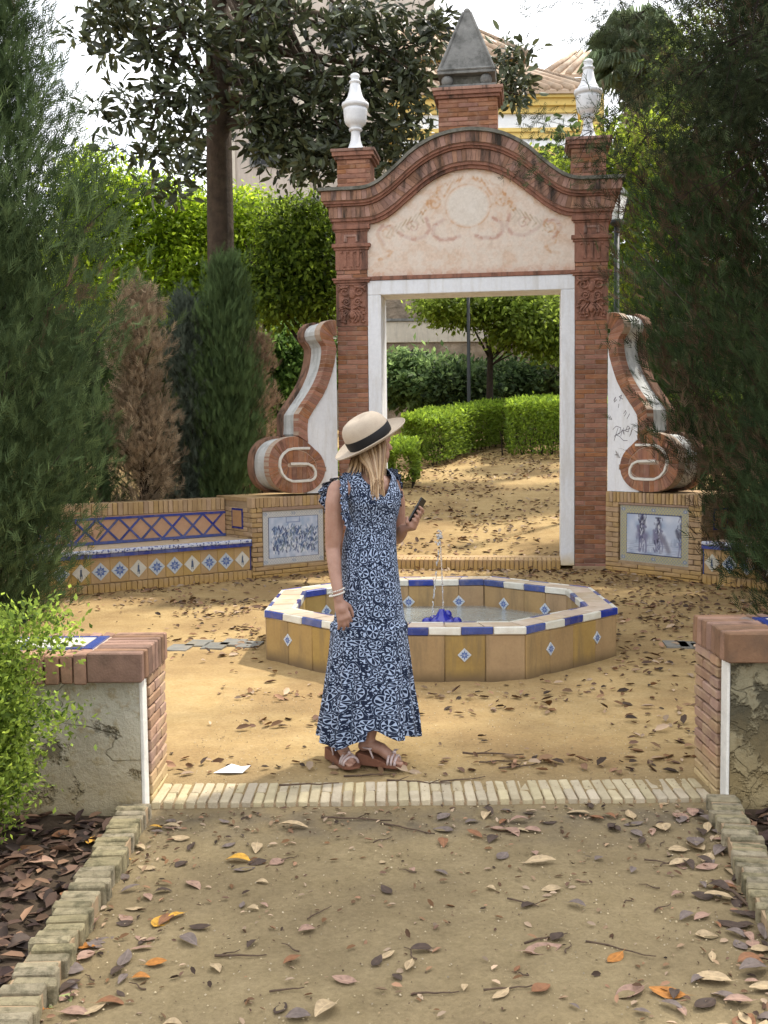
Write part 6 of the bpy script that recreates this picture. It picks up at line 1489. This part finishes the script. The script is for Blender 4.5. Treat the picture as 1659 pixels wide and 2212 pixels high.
# gravel grains
n = 5200; P = np.stack([rng.uniform(-1, 1.4, n), rng.uniform(2.2, 6.5, n)], 1); CH = ([(0, 0, 0), (.5, .4, .1), (.1, .9, .2), (-.4, .5, .1), (.05, .45, .5)], [(0, 1, 4), (1, 2, 4), (2, 3, 4), (3, 0, 4)])
litter('gravel', P, .007 * (.4 + rng.random(n)), 'loose grit on the sand', [(.45, .36, .22), (.25, .18, .1), (.12, .08, .05), (.38, .31, .21)], CH)
# twigs
TWM = plain('twig_bark', (.13, .085, .055), (.06, .04, .03), 60, .9, .4)
def twig(x, y, ln, ang, rad, label, bend=.1, forks=0):
    mb = MB(); r = random.Random(int(x * 999 + y * 77)); pts = []; z0 = float(ground_z(x, y))
    for i in range(7):
        t = i / 6 - .5; pts.append((t * ln, bend * ln * math.sin(i * 1.1) * .3 + r.uniform(-.01, .01) * ln, rad * .8 + r.random() * rad * 1.2))
    mb.tube(pts, [rad * (1.1 - .1 * i) for i in range(7)], 6)
    for k in range(forks): i = r.randrange(1, 6); p = pts[i]; mb.tube([p, (p[0] + ln * .15, p[1] + r.choice((-1, 1)) * ln * .12, p[2] + .01)], [rad * .6, rad * .3], 5)
    o = mb.build('twig', TWM, smooth=True); o.location = (x, y, z0 + .003); o.rotation_euler = (0, 0, ang); tag(o, label, 'twig', 'twigs lying on the ground'); return o
def tg(px_, py_, ln, ang, rad, lab, forks=0): g_ = on_ground(px_, py_, 0 if py_ < 1700 else -.03); return twig(g_.x, g_.y, ln, ang, rad * .75, lab, .06, forks)
o = tg(668, 1716, .27, .12, .006, 'straight brown stick lying on the brick threshold'); o.location.z = .012
tg(1065, 1636, .30, -.12, .007, 'thick dark stick right of the woman\'s feet', 1); tg(1090, 1650, .25, .1, .005, 'thin stick under the thick one right of the woman', 2); tg(1120, 1660, .2, .3, .006, 'short twig in the pile right of the woman', 1)
tg(800, 1672, .25, .1, .006, 'thin twig just below the woman\'s sandals', 2); tg(905, 1690, .3, -.2, .006, 'forked twig along the threshold, middle', 2); tg(1000, 1700, .22, .3, .005, 'thin twig along the threshold, right of middle', 1)
tg(1600, 1950, .30, 1.9, .011, 'thick curved stick beside the right kerb'); tg(1180, 2035, .16, .4, .004, 'thin stem beside the long tan leaf'); tg(520, 2075, .16, 0, .005, 'short dark twig lower left of the path'); tg(940, 2150, .14, .1, .004, 'thin twig at the bottom middle')
tg(1430, 1865, .13, -.4, .004, 'pale thin stem on the right of the path'); tg(1100, 2148, .15, .15, .004, 'pale twig at the lower right of the path'); tg(770, 1775, .3, -.1, .006, 'dark twig below the threshold', 2); tg(880, 1795, .25, -.5, .005, 'forked twig below the threshold', 2)
tg(1340, 2060, .22, -.5, .004, 'long thin stem at the lower right', 1); tg(620, 2148, .1, .2, .004, 'tiny twig at the bottom'); tg(690, 1980, .12, .9, .003, 'small bent twig, centre left of path', 1); tg(1130, 1960, .12, -.6, .004, 'small bent twig, centre right of path', 1)
for i in range(22):
    x = random.uniform(-.9, 1.2); y = random.uniform(2.4, 4.2); lx = ('left', 'left middle', 'middle', 'right middle', 'right')[min(4, int((x + .9) / .42))]; ly = ('bottom', 'lower', 'central', 'upper')[min(3, int((y - 2.4) / .45))]; twig(x, y, random.uniform(.04, .10), random.uniform(0, 3.1), .0025, 'tiny dark twig on the %s part of the bare path, %s' % (ly, lx), .3)
g_ = on_ground(503, 1668, 0); PAP = plain('white_paper', (.80, .80, .80), None, 40, .8, .1)
o = MB().add([(-.09, -.02, .004), (-.02, -.045, .012), (.05, -.03, .006), (.085, .01, .03), (.05, .03, .014), (-.01, .035, .03), (0, 0, .022)], [(0, 1, 6), (1, 2, 6), (2, 3, 6), (3, 4, 6), (4, 5, 6), (5, 0, 6)]).build('paper_scrap', PAP)
o.location = (g_.x, g_.y, .0); tag(o, 'crumpled white paper scrap on the sand left of the woman', 'paper')

for (px_, py_, Y_, ln, cn, lab) in ((250, 1176, 10.95, .10, 'golden yellow', 'yellow leaf lying on the left end of the tiled bench seat'), (420, 1166, 11.6, .09, 'dark brown', 'dark leaf lying on the middle of the tiled bench seat')):
    c_, a_ = frame(-1); dd = Vector((math.cos(a_), math.sin(a_), 0)); nn3 = Vector((-math.sin(a_), math.cos(a_), 0)); w_ = 3.0 if py_ == 1176 else 2.0
    q_ = c_ - dd * w_ + nn3 * .35; place_leaf(q_.x, q_.y, ln, 1.0, cn, lab, 0, z=.449)
place_leaf(-1.28, 4.36, .07, 2.2, 'dark brown', 'curled dark leaf on top of the left wall cap', 1, z=.688)
place_leaf(1.62, 4.50, .06, 1.2, 'grey brown', 'small grey brown leaf on top of the right wall cap', 0, z=.743)
